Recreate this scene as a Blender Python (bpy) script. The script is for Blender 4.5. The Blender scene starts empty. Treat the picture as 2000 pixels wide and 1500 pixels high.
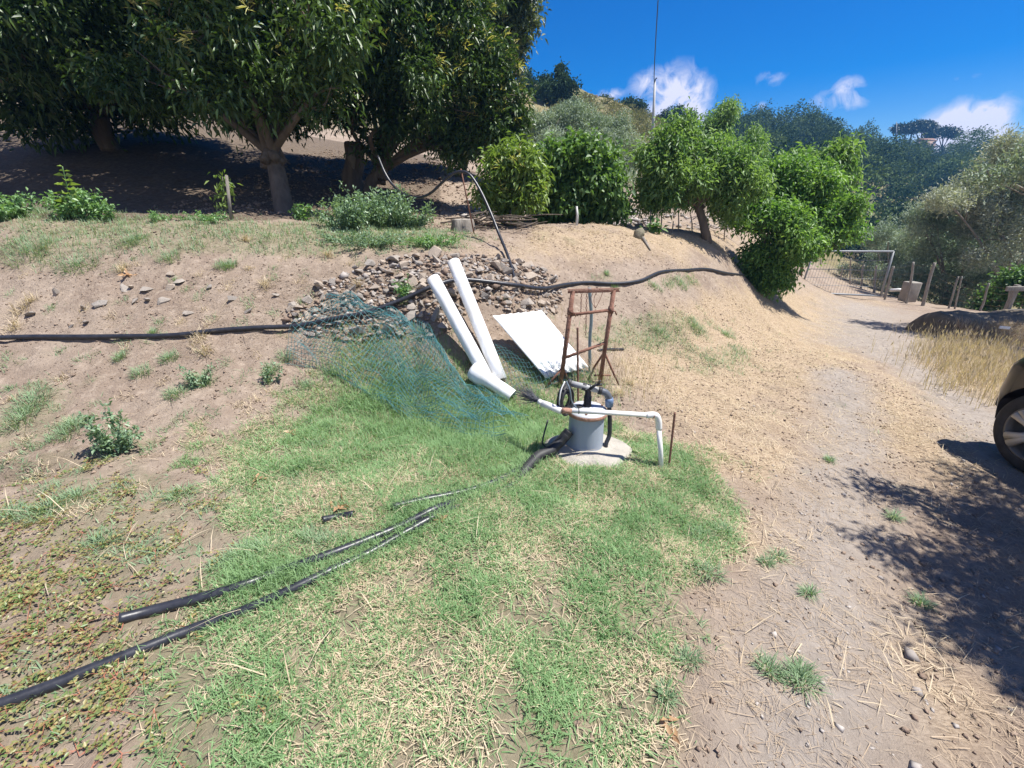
import bpy, math, random
import numpy as np
from mathutils import Vector, Matrix
SC = bpy.context.scene
# ------------------------------------------------ camera, sky, sun, exposure
F = 850.0; PITCH = math.radians(22.4); EYE = 1.6
cam = bpy.data.objects.new('camera', bpy.data.cameras.new('camera'))
SC.collection.objects.link(cam); SC.camera = cam
cam.data.sensor_width = 36; cam.data.lens = 36 * F / 2000
cam.location = (0, 0, EYE); cam.rotation_euler = (math.pi / 2 - PITCH, 0, 0)
cam.data.clip_start = 0.02; cam.data.clip_end = 2000
SUN_EL = math.radians(66); SUN_AZ = (0.98, -0.08)          # horizontal heading towards the sun
_n = math.hypot(*SUN_AZ)
SUN = Vector((SUN_AZ[0] / _n * math.cos(SUN_EL), SUN_AZ[1] / _n * math.cos(SUN_EL), math.sin(SUN_EL)))
SC.view_settings.view_transform = 'Standard'; SC.view_settings.look = 'None'
SC.view_settings.exposure = 1.0; SC.view_settings.gamma = 1
SC.render.film_transparent = False
SC.cycles.max_bounces = 6; SC.cycles.diffuse_bounces = 3; SC.cycles.glossy_bounces = 2
SC.cycles.transmission_bounces = 4; SC.cycles.transparent_max_bounces = 6; SC.cycles.volume_bounces = 0
sl = bpy.data.objects.new('sun', bpy.data.lights.new('sun', 'SUN')); SC.collection.objects.link(sl)
sl.data.energy = 4.6; sl.data.angle = math.radians(0.5); sl.data.color = (1, 0.965, 0.90)
sl.rotation_euler = SUN.to_track_quat('Z', 'Y').to_euler(); sl.location = (0, 0, 30)

def rayd(px, py):
    a = (px - 1000) / F; b = (750 - py) / F
    c, s = math.cos(PITCH), math.sin(PITCH)
    return a, c + b * s, -s + b * c                     # world direction, unit along the view axis

W = bpy.data.worlds.new('World'); SC.world = W; W.use_nodes = True
nt = W.node_tree; nt.nodes.clear()
def N(nt, t, **k):
    n = nt.nodes.new(t)
    for a, b in k.items():
        if a.startswith('i_'): n.inputs[a[2:].replace('_', ' ')].default_value = b
        else: setattr(n, a, b)
    return n
def M(nt, op, a, b=None, c=None, clamp=False):
    n = nt.nodes.new('ShaderNodeMath'); n.operation = op; n.use_clamp = clamp
    for i, v in enumerate((a, b, c)):
        if v is None: continue
        if isinstance(v, (int, float)): n.inputs[i].default_value = v
        else: nt.links.new(v, n.inputs[i])
    return n.outputs[0]
def mixc(nt, f, a, b, mode='MIX'):
    n = nt.nodes.new('ShaderNodeMix'); n.data_type = 'RGBA'; n.blend_type = mode
    for s, v in ((n.inputs[0], f), (n.inputs[6], a), (n.inputs[7], b)):
        if isinstance(v, (int, float)): s.default_value = v
        elif isinstance(v, tuple): s.default_value = (*v[:3], 1)
        else: nt.links.new(v, s)
    return n.outputs[2]
sky = N(nt, 'ShaderNodeTexSky', sky_type='NISHITA', sun_disc=False, sun_elevation=SUN_EL,
        sun_rotation=math.atan2(SUN.x, SUN.y), altitude=300, air_density=1.0, dust_density=0.3, ozone_density=4.0)
hs = N(nt, 'ShaderNodeHueSaturation'); hs.inputs['Hue'].default_value = 0.515
hs.inputs['Saturation'].default_value = 1.62; hs.inputs['Value'].default_value = 1.0
nt.links.new(sky.outputs[0], hs.inputs['Color'])
tc = N(nt, 'ShaderNodeTexCoord')
noi = N(nt, 'ShaderNodeTexNoise'); noi.inputs['Scale'].default_value = 34; noi.inputs['Detail'].default_value = 7
noi.inputs['Roughness'].default_value = 0.58; noi.inputs['Distortion'].default_value = 0.6
nt.links.new(tc.outputs['Generated'], noi.inputs['Vector'])
# clouds: px, py, angular half-width, half-height, density
CL = [(1268, 158, .036, .020, .8), (1325, 175, .055, .045, .75), (1300, 215, .06, .045, .75), (1352, 222, .036, .04, 1.15),
      (1190, 186, .026, .012, .9), (1505, 153, .030, .014, .6), (1488, 208, .010, .009, .6),
      (1642, 196, .048, .016, .9), (1655, 166, .026, .014, .8), (1610, 246, .05, .010, .4), (1530, 236, .04, .012, .4),
      (1880, 252, .050, .032, 1.7), (1855, 270, .04, .03, 1.5), (1905, 262, .03, .04, 1.5), (1890, 150, .03, .006, .3), (1420, 300, .1, .02, .3)]
acc = None
sep = None
for px, py, aw, ah, den in CL:
    d = Vector(rayd(px, py)).normalized()
    rx = Vector((d.y, -d.x, 0)).normalized(); up = rx.cross(d)
    def dot(v):
        n = nt.nodes.new('ShaderNodeVectorMath'); n.operation = 'DOT_PRODUCT'
        nt.links.new(tc.outputs['Generated'], n.inputs[0]); n.inputs[1].default_value = v; return n.outputs['Value']
    x = M(nt, 'DIVIDE', dot(rx), aw * .86); y = M(nt, 'DIVIDE', dot(up), ah * .86); z = dot(d)
    r2 = M(nt, 'ADD', M(nt, 'MULTIPLY', x, x), M(nt, 'MULTIPLY', y, y))
    g = M(nt, 'MULTIPLY', M(nt, 'EXPONENT', M(nt, 'MULTIPLY', r2, -1.0)), den)
    g = M(nt, 'MULTIPLY', g, M(nt, 'GREATER_THAN', z, 0.0))
    acc = g if acc is None else M(nt, 'ADD', acc, g)
m = M(nt, 'ADD', M(nt, 'MULTIPLY', M(nt, 'SUBTRACT', noi.outputs[0], 0.5), 3.2), 0.62)
m = M(nt, 'SUBTRACT', M(nt, 'MULTIPLY', acc, M(nt, 'ADD', m, 0.12)), 0.16)
m = M(nt, 'MULTIPLY', m, 1.1, clamp=True)
# unseen broken cloud added behind the camera, white fill to neutralise blue shadows
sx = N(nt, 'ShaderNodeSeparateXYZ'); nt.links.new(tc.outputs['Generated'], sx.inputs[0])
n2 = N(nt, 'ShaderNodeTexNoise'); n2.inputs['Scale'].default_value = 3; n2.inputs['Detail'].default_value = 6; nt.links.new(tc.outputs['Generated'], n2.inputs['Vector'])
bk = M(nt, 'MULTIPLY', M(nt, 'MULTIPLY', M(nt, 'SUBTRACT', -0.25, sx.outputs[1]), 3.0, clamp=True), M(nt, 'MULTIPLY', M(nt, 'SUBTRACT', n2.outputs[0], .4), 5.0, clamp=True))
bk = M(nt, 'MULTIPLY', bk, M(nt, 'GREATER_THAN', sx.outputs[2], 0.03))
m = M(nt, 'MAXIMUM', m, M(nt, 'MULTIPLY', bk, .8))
bg1 = N(nt, 'ShaderNodeBackground'); bg1.inputs[1].default_value = 0.066; nt.links.new(hs.outputs[0], bg1.inputs[0])
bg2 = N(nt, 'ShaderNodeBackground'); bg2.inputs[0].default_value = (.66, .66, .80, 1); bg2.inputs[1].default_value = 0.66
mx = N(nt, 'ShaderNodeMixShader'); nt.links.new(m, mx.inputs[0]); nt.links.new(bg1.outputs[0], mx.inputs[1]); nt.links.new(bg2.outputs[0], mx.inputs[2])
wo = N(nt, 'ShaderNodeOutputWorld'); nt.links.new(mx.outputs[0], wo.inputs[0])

# ------------------------------------------------ terrain height field
rng = np.random.default_rng(7); random.seed(7)
_T = rng.random((256, 256))
def vnoise(x, y):
    x = np.asarray(x, float); y = np.asarray(y, float)
    xi = np.floor(x).astype(int); yi = np.floor(y).astype(int); fx = x - xi; fy = y - yi
    fx = fx * fx * (3 - 2 * fx); fy = fy * fy * (3 - 2 * fy)
    a = _T[xi & 255, yi & 255]; b = _T[(xi + 1) & 255, yi & 255]; c = _T[xi & 255, (yi + 1) & 255]; d = _T[(xi + 1) & 255, (yi + 1) & 255]
    return (a * (1 - fx) + b * fx) * (1 - fy) + (c * (1 - fx) + d * fx) * fy
def fbm(x, y, s, o=4):
    x = np.asarray(x, float); y = np.asarray(y, float)
    v = 0; a = .5; t = 0
    for i in range(o):
        v = v + a * vnoise(x / s + 17.3 * i, y / s - 9.1 * i); t += a; s /= 2.03; a *= .52
    return v / t
CP = []
def cz(px, py, z): d = rayd(px, py); t = (z - EYE) / d[2]; CP.append((d[0] * t, d[1] * t, z))
def cy(px, py, Y): d = rayd(px, py); t = Y / d[1]; CP.append((d[0] * t, Y, EYE + d[2] * t))
for q in [(0,1500,0),(1000,1500,0),(1000,1100,0),(600,1100,0),(300,1100,0),(0,1200,.02),(1140,905,-.03),(1500,1500,-.05),(2000,1500,-.15),
          (1500,1100,-.12),(2000,1150,-.3),(1995,925,-.42),(1700,900,-.35),(1500,850,-.22),(1350,780,-.13),(1600,700,-.48),(1850,760,-.62),
          (1750,660,-.8),(1640,577,-1.0),(1800,600,-1.08),(1990,640,-1.0),(1500,640,-.5),(0,850,.03),(300,850,.04),(600,790,.05),(850,750,.08),
          (1000,740,.02),(1150,740,-.02),(0,665,.45),(300,665,.45),(600,650,.45),(1250,650,.0),(1400,610,-.05),(1560,600,-.75),(1690,585,-1.05),
          (600,900,0),(900,900,0),(150,960,.01)]: cz(*q)
for q in [(0,540,4.7),(300,540,4.65),(550,560,4.6),(0,480,5.0),(300,480,5.1),(600,490,5.3),(0,435,5.5),(300,430,5.8),(600,435,6.2),(900,457,6.6),
          (1100,455,7.2),(1250,458,8.0),(1400,475,9.2),(1450,525,10.3),(850,575,4.5),(800,510,5.2),(1000,510,5.7),(1000,590,4.75),(1085,565,5.6),
          (1250,560,6.3),(1350,530,7.5),(1500,560,10.5),
          (0,410,7.0),(300,412,7.6),(600,413,8.0),(0,330,10),(0,240,14),(300,300,11.5),(300,235,15),(560,345,11),(600,300,14.5),(850,437,8.2),
          (850,385,11),(850,320,15),(1050,432,9.5),(1050,380,14),(1250,448,11),(1250,400,18),(1400,445,12.5),(1420,400,20),(1500,490,13.5),
          (1600,530,19),(1570,508,24),(1990,612,12.2),(1900,600,13),(-400,420,8),(-400,240,15),
          (1100,195,70),(1250,222,75),(1400,288,85),(1500,302,110),(1700,326,140),(1900,348,160),(2200,372,170),(800,150,70),(400,100,65),(0,50,62),
          (1150,255,40),(1100,300,32),(1300,330,42),(1500,390,60),(1700,420,62),(1900,450,70),(800,240,32),(400,180,32),(0,150,30),(-500,150,30)]: cy(*q)
CP += [(0,-2,0),(-4,-2,.05),(4,-2,-.4),(0,-15,0),(20,-15,-2.5),(-20,-15,2),(-12,0,.6),(-9,3,.8),(-14,8,2.2),(25,3,-3),(20,12,-2.6),(25,22,-4),(40,35,-6),(70,50,-6),
       (100,10,-14),(60,-40,-8),(-60,-40,9),(-60,20,14),(-90,80,26),(0,-90,-3),(0,140,12),(-80,170,20),(80,220,6),(220,240,6),(230,100,-2),(220,0,-15),(200,-90,-15),(-100,-90,12),(-100,230,15),(260,260,0),(8,4,-.9),(9.5,1,-1.2),(6,-1,-.7)]
CP = np.array(CP)
def _U(r2): return r2 * np.log(r2 + 1e-9) * .5
def _map(x, y):                                             # compress far distances so near detail and far hills share one spline
    r = np.hypot(x, y) + 1e-6; k = np.log1p(r / 6.0) * 6.0 / r
    return x * k, y * k
_cx, _cy = _map(CP[:, 0], CP[:, 1]); _n = len(CP)
_K = _U((_cx[:, None] - _cx) ** 2 + (_cy[:, None] - _cy) ** 2) + np.eye(_n) * 0.02
_P = np.c_[np.ones(_n), _cx, _cy]
_A = np.block([[_K, _P], [_P.T, np.zeros((3, 3))]])
_w = np.linalg.solve(_A, np.r_[CP[:, 2], 0, 0, 0])
def H0(x, y):
    x = np.asarray(x, float); y = np.asarray(y, float); sh = x.shape
    X, Y = _map(x.ravel(), y.ravel()); out = np.empty(len(X))
    for i in range(0, len(X), 20000):
        a, b = X[i:i+20000], Y[i:i+20000]
        out[i:i+20000] = _U((a[:, None] - _cx) ** 2 + (b[:, None] - _cy) ** 2) @ _w[:_n] + _w[_n] + a * _w[_n+1] + b * _w[_n+2]
    return out.reshape(sh)
def H(x, y):
    x = np.asarray(x, float); y = np.asarray(y, float)
    r = np.hypot(x, y)
    h = H0(x, y) + (fbm(x, y, .55, 3) - .5) * .07 + (fbm(x + 40, y, .12, 3) - .5) * .036 - np.abs(fbm(x - 30, y + 12, .33, 3) - .5) * .07 - .11 * np.exp(-((x + 3.45) / .5) ** 2 - ((y - 2.42) / .11) ** 2)
    return h + (fbm(x, y + 90, 9., 4) - .5) * np.clip((r - 14) / 30, 0, 1) * 3.0
def Hs(x, y): return float(H(np.array([x]), np.array([y]))[0])
_ts = np.concatenate([np.linspace(.6, 9, 900), np.geomspace(9.05, 260, 500)])
def gp(px, py, dz=0.0):                                     # where the sight line through a photo pixel meets the ground
    d = rayd(px, py); X, Y, Z = d[0] * _ts, d[1] * _ts, EYE + d[2] * _ts
    g = Z - H(X, Y); k = np.argmax(g < 0)
    if g[k] >= 0: k = len(_ts) - 1
    a = g[k-1] / (g[k-1] - g[k] + 1e-12) if k > 0 else 0; t = _ts[k-1] + a * (_ts[k] - _ts[k-1])
    x, y = d[0] * t, d[1] * t
    return Vector((x, y, Hs(x, y) + dz))
def wp(px, py, Y): d = rayd(px, py); t = Y / d[1]; return Vector((d[0] * t, Y, EYE + d[2] * t))
def wd(px, py, D): d = rayd(px, py); return Vector((d[0] * D, d[1] * D, EYE + d[2] * D))
def pix(x, y, z):                                           # world -> photo pixel, vectorised
    c, s = math.cos(PITCH), math.sin(PITCH); zz = np.asarray(z) - EYE
    dep = y * c - zz * s; u = y * s + zz * c
    dep = np.where(dep > .05, dep, np.nan)
    return 1000 + F * x / dep, 750 - F * u / dep
def inpoly(px, py, poly):
    px = np.asarray(px); py = np.asarray(py); ins = np.zeros(px.shape, bool); n = len(poly)
    for i in range(n):
        x1, y1 = poly[i]; x2, y2 = poly[(i + 1) % n]
        if y1 == y2: continue
        c = ((y1 > py) != (y2 > py)) & (px < (x2 - x1) * (py - y1) / (y2 - y1) + x1); ins ^= c
    return ins
# ------------------------------------------------ object helpers
def worldloc(o):
    v = Vector((0, 0, 0))
    while o is not None: v += o.location; o = o.parent
    return v
def tag(o, label=None, cat=None, group=None, kind=None):
    if label: o['label'] = label
    if cat: o['category'] = cat
    if group: o['group'] = group
    if kind: o['kind'] = kind
    return o
def thing(name, loc, label, cat, group=None):
    o = bpy.data.objects.new(name, None); o.empty_display_size = .1; SC.collection.objects.link(o); o.location = loc
    return tag(o, label, cat, group)
def mobj(name, V, Fc, mat, parent=None, smooth=False, rnd=None, mats=None, mi=None):
    """V (n,3) world coordinates; Fc list of face arrays (each (m,k)); becomes ONE mesh object."""
    V = np.asarray(V, np.float32)
    if isinstance(Fc, np.ndarray): Fc = [Fc]
    if parent is None:
        base = np.array([(V[:, 0].min() + V[:, 0].max()) / 2, (V[:, 1].min() + V[:, 1].max()) / 2, V[:, 2].min()], np.float32) if name not in FIXED else np.zeros(3, np.float32)
    else: base = np.array(worldloc(parent), np.float32)
    me = bpy.data.meshes.new(name)
    me.vertices.add(len(V)); me.vertices.foreach_set('co', (V - base).ravel())
    idx = np.concatenate([f.ravel() for f in Fc]).astype(np.int32)
    tot = np.concatenate([np.full(len(f), f.shape[1]) for f in Fc]).astype(np.int32)
    st = np.concatenate([[0], np.cumsum(tot)[:-1]]).astype(np.int32)
    me.loops.add(len(idx)); me.loops.foreach_set('vertex_index', idx)
    me.polygons.add(len(tot)); me.polygons.foreach_set('loop_start', st)
    try: me.polygons.foreach_set('loop_total', tot)
    except Exception: pass
    for m in (mats or [mat]): me.materials.append(m)
    if mi is not None: me.polygons.foreach_set('material_index', np.asarray(mi, np.int32))
    if smooth: me.polygons.foreach_set('use_smooth', np.ones(len(tot), bool))
    if rnd is not None:
        for k, a in (rnd.items() if isinstance(rnd, dict) else {'rnd': rnd}.items()):
            at = me.attributes.new(k, 'FLOAT', 'POINT'); at.data.foreach_set('value', np.asarray(a, np.float32))
    me.update(calc_edges=True); me.validate()
    o = bpy.data.objects.new(name, me); SC.collection.objects.link(o)
    o.location = (0, 0, 0) if parent else base.tolist()
    o.parent = parent
    return o
FIXED = set()
class MB:                                                   # collects pieces for one mesh
    def __init__(s): s.V = []; s.F = []; s.R = []; s.n = 0
    def add(s, V, F_, r=0.5):
        V = np.asarray(V, float)
        for f in (F_ if isinstance(F_, list) else [F_]): s.F.append(np.asarray(f, int) + s.n)
        s.V.append(V); s.R.append(np.full(len(V), r) if np.isscalar(r) else r); s.n += len(V); return s
    def build(s, name, mat, parent=None, smooth=True, label=None):
        o = mobj(name, np.concatenate(s.V), _merge(s.F), mat, parent, smooth, np.concatenate(s.R))
        if label: o['label'] = label
        return o
def _merge(L):
    d = {}
    for f in L: d.setdefault(f.shape[1], []).append(f)
    return [np.concatenate(v) for v in d.values()]
def tube(P, R, n=8, caps=True):
    P = np.array([tuple(p) for p in P], float); k = len(P)
    R = np.full(k, R, float) if np.isscalar(R) else np.asarray(R, float)
    T = np.gradient(P, axis=0); T /= np.linalg.norm(T, axis=1)[:, None] + 1e-12
    a = np.array([0, 0, 1.]) if abs(T[0][2]) < .9 else np.array([1., 0, 0])
    u = np.cross(T[0], a); u /= np.linalg.norm(u); U_ = [u]
    for i in range(1, k):
        u = u - T[i] * (u @ T[i]); u /= np.linalg.norm(u) + 1e-12; U_.append(u)
    U_ = np.array(U_); Vv = np.cross(T, U_); th = np.linspace(0, 2 * np.pi, n, endpoint=False)
    V = P[:, None, :] + R[:, None, None] * (np.cos(th)[None, :, None] * U_[:, None, :] + np.sin(th)[None, :, None] * Vv[:, None, :])
    V = V.reshape(-1, 3); i = np.arange(k - 1)[:, None] * n; j = np.arange(n)[None, :]; j2 = (j + 1) % n
    Fq = np.stack([i + j, i + j2, i + n + j2, i + n + j], -1).reshape(-1, 4)
    Fs = [Fq]
    if caps and n > 2: Fs += [np.arange(n)[::-1][None, :], (np.arange(n) + (k - 1) * n)[None, :]]
    return V, Fs
def pipe(P, ro, ri, n=16):                                   # open tube with a wall thickness
    V1, F1 = tube(P, ro, n, False); V2, F2 = tube(P, ri, n, False); k = len(V1)
    f2 = F2[0][:, ::-1] + k; j = np.arange(n); j2 = (j + 1) % n; e = k - n
    r1 = np.stack([j2, j, j + k, j2 + k], -1); r2 = np.stack([e + j, e + j2, e + j2 + k, e + j + k], -1)
    return np.concatenate([V1, V2]), [F1[0], f2, r1, r2]
def smoothpath(P, m=8):                                      # Catmull-Rom
    P = np.array([tuple(p) for p in P], float); Q = np.vstack([2 * P[0] - P[1], P, 2 * P[-1] - P[-2]]); out = []
    for i in range(1, len(Q) - 2):
        for t in np.linspace(0, 1, m, endpoint=False):
            a, b, c, d = Q[i-1], Q[i], Q[i+1], Q[i+2]
            out.append(.5 * ((2 * b) + (-a + c) * t + (2*a - 5*b + 4*c - d) * t*t + (-a + 3*b - 3*c + d) * t**3))
    out.append(P[-1]); return np.array(out)
def boxm(c, s, R=None, bev=0.0):
    import bmesh
    bm = bmesh.new(); bmesh.ops.create_cube(bm, size=1)
    for v in bm.verts: v.co = Vector((v.co.x * s[0], v.co.y * s[1], v.co.z * s[2]))
    if bev: bmesh.ops.bevel(bm, geom=bm.edges[:], offset=bev, segments=2, affect='EDGES', profile=.6)
    return bmarr(bm, c, R)
def bmarr(bm, c=(0, 0, 0), R=None):
    bm.verts.index_update(); V = np.array([v.co[:] for v in bm.verts])
    if R is not None: V = V @ np.array(R).T
    V = V + np.array(tuple(c)); Fs = [np.array([[v.index for v in f.verts]]) for f in bm.faces]; bm.free()
    return V, _merge(Fs)
def lathe(c, prof, n=32, axis=(0, 0, 1)):
    q = Vector((0, 0, 1)).rotation_difference(Vector(axis)).to_matrix(); q = np.array(q)
    th = np.linspace(0, 2 * np.pi, n, endpoint=False); V = []
    for r, z in prof: V.append(np.stack([r * np.cos(th), r * np.sin(th), np.full(n, z)], 1))
    V = np.concatenate(V) @ q.T + np.array(tuple(c)); k = len(prof)
    i = np.arange(k - 1)[:, None] * n; j = np.arange(n)[None, :]; j2 = (j + 1) % n
    return V, [np.stack([i + j, i + j2, i + n + j2, i + n + j], -1).reshape(-1, 4)]
# ------------------------------------------------ materials
def mat(name, col, col2=None, rough=.6, scale=8., metal=0., bump=0., bscale=40., detail=5, spec=.5, trans=0., attr=False, contrast=1., stretch=None, sheen=0):
    m = bpy.data.materials.new(name); m.use_nodes = True; t = m.node_tree; b = t.nodes['Principled BSDF']
    b.inputs['Roughness'].default_value = rough; b.inputs['Metallic'].default_value = metal
    b.inputs['Specular IOR Level'].default_value = spec
    tc = N(t, 'ShaderNodeTexCoord'); vec = tc.outputs['Object']
    if stretch:
        mp = N(t, 'ShaderNodeMapping'); mp.inputs['Scale'].default_value = stretch; t.links.new(vec, mp.inputs[0]); vec = mp.outputs[0]
    if col2 is None: b.inputs['Base Color'].default_value = (*col, 1); c = None
    else:
        if attr:
            a = N(t, 'ShaderNodeAttribute', attribute_name='rnd'); f = a.outputs['Fac']
        else:
            n = N(t, 'ShaderNodeTexNoise'); n.inputs['Scale'].default_value = scale; n.inputs['Detail'].default_value = detail
            t.links.new(vec, n.inputs[0]); f = M(t, 'MULTIPLY_ADD', M(t, 'SUBTRACT', n.outputs[0], .5), 2.2 * contrast, .5, clamp=True)
        c = mixc(t, f, col, col2); t.links.new(c, b.inputs['Base Color'])
    if bump:
        n = N(t, 'ShaderNodeTexNoise'); n.inputs['Scale'].default_value = bscale; n.inputs['Detail'].default_value = 6; t.links.new(vec, n.inputs[0])
        bp = N(t, 'ShaderNodeBump'); bp.inputs['Strength'].default_value = bump; bp.inputs['Distance'].default_value = .02
        t.links.new(n.outputs[0], bp.inputs['Height']); t.links.new(bp.outputs[0], b.inputs['Normal'])
    if trans:
        tr = N(t, 'ShaderNodeBsdfTranslucent'); out = t.nodes['Material Output']; ms = N(t, 'ShaderNodeMixShader'); ms.inputs[0].default_value = trans
        if c is not None:
            g = mixc(t, 1.0, c, (1.25, 1.3, .55), 'MULTIPLY'); t.links.new(g, tr.inputs[0])
        else: tr.inputs[0].default_value = (col[0] * 1.2, col[1] * 1.3, col[2] * .6, 1)
        t.links.new(b.outputs[0], ms.inputs[1]); t.links.new(tr.outputs[0], ms.inputs[2]); t.links.new(ms.outputs[0], out.inputs[0])
    return m
# ------------------------------------------------ ground sheet (regions stay where they lie in the world)
def grow(a, s0, lim, k=1.06):
    o = []; s = s0; x = a
    while abs(x) < lim: s *= k; x = x + s * (1 if lim > 0 else 1); o.append(x)
    return o
def axis_(lo, hi, st, far_lo, far_hi, k):
    mid = list(np.arange(lo, hi, st)); r = []; s = st; x = mid[-1]
    while x < far_hi: s *= k; x += s; r.append(x)
    l = []; s = st; x = lo
    while x > far_lo: s *= k; x -= s; l.append(x)
    return np.array(l[::-1] + mid + r)
XS = axis_(-5.5, 5.5, .028, -110, 270, 1.035); YS = axis_(.5, 7.0, .028, -95, 265, 1.03)
GX, GY = np.meshgrid(XS, YS); GZ = H(GX, GY)
PXg, PYg = pix(GX, GY, H0(GX, GY))
R_STRAW = [(1180,560),(1250,455),(1420,480),(1460,560),(1560,600),(1680,600),(1650,690),(1760,760),(1930,900),(1880,860),(1760,800),(1640,730),(1560,790),(1500,850),(1350,820),(1300,760),(1230,700),(1190,640)]
def region_noise(x, y, s=.5): return fbm(x + 200, y + 50, s, 4)
def blob(px, py, cx, cy, rx, ry): return np.exp(-(((px - cx) / rx) ** 2 + ((py - cy) / ry) ** 2))
def masks(X, Y, px, py):
    """green, straw, track cover of the ground; functions of the place."""
    ok = np.isfinite(px) & (Y > .2); px = np.where(ok, px, 0); py = np.where(ok, py, 1200)
    n = region_noise(X, Y, .6); n2 = region_noise(X + 9, Y - 7, .22)
    lawn = 1.0 * (sum(blob(px, py, *b) for b in [(950,1260,400,300),(620,1400,230,190),(1180,1010,230,110),(900,880,240,90),(1330,1010,110,80),(620,940,230,100),(560,1150,130,90),(800,760,140,70),(1100,1400,160,200),(420,1400,100,130)]))
    lawn = np.clip((lawn * 1.35 + (n - .5) * 1.2 + (n2 - .5) * .9 - .42) * 2.2, 0, 1)
    lawn *= 1 - np.clip((px - 1290 - (1300 - py) * .33 + 0 * px) / 130 + (n2 - .5) * 1.2, 0, 1) * (py > 900)
    spar = sum(blob(px, py, *b) for b in [(150,1250,330,330),(60,800,90,60),(330,1030,200,90),(1350,1240,60,50),(150,960,160,70)])
    spar = np.clip((spar * .8 + (n2 - .5) * 1.8 - .38) * 1.6, 0, 1) * (1 - lawn)
    crest = sum(blob(px, py, *b) for b in [(60,432,120,26),(260,437,170,15),(420,450,200,16),(720,450,140,40),(850,470,80,18),(1300,630,90,30),(1330,550,40,14),(1180,540,25,8),(80,495,140,34),(330,470,220,24),(560,470,160,24),(1250,660,120,30),(1400,700,80,25)])
    crest = np.clip((crest + (n2 - .5) * 1.3 - .32) * 1.6, 0, 1)
    green = np.clip(lawn + spar * .7 + crest * .8, 0, 1)
    st = sum(blob(px, py, *b) for b in [(1250,475,260,40),(1450,610,190,60),(1600,610,120,30),(1560,700,140,70),(1700,800,130,60),(1800,850,130,50),(1330,720,160,60),(1500,640,150,50),(1900,740,120,60),(1900,890,100,70),(1450,900,160,50),(1620,1350,260,160),(1500,1050,110,80),(1400,800,120,60)])
    st = np.clip((st * 1.1 + (n - .5) * 1.1 + (n2 - .5) * .8 - .25) * 1.3, 0, 1)
    # two wheel tracks and the road further on
    def line(P, w):
        d = np.full(px.shape, 1e9)
        for (x1, y1), (x2, y2) in zip(P[:-1], P[1:]):
            t = np.clip(((X - x1) * (x2 - x1) + (Y - y1) * (y2 - y1)) / ((x2 - x1) ** 2 + (y2 - y1) ** 2), 0, 1)
            d = np.minimum(d, np.hypot(X - x1 - t * (x2 - x1), Y - y1 - t * (y2 - y1)))
        return np.clip(1.25 - d / w + (n2 - .5) * .9, 0, 1)
    tr = np.maximum(line(TR1, .34), line(TR2, .42)); tr = np.maximum(tr, line(TR3, 1.1))
    st *= 1 - tr * .85
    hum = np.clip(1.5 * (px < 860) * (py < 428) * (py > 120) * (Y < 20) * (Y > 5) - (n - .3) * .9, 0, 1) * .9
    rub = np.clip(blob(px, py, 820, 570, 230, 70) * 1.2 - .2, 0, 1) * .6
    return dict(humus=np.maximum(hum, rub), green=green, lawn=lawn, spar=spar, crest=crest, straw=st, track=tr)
_g = lambda L: [(gp(*q).x, gp(*q).y) for q in L]
TR1 = _g([(1560,1480),(1600,1200),(1640,980),(1660,860),(1650,780),(1640,730)])
TR2 = _g([(1960,900),(1900,800),(1800,730),(1720,690),(1680,655)])
TR3 = _g([(1720,680),(1700,630),(1690,600)])
MK = masks(GX, GY, PXg, PYg)
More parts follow.
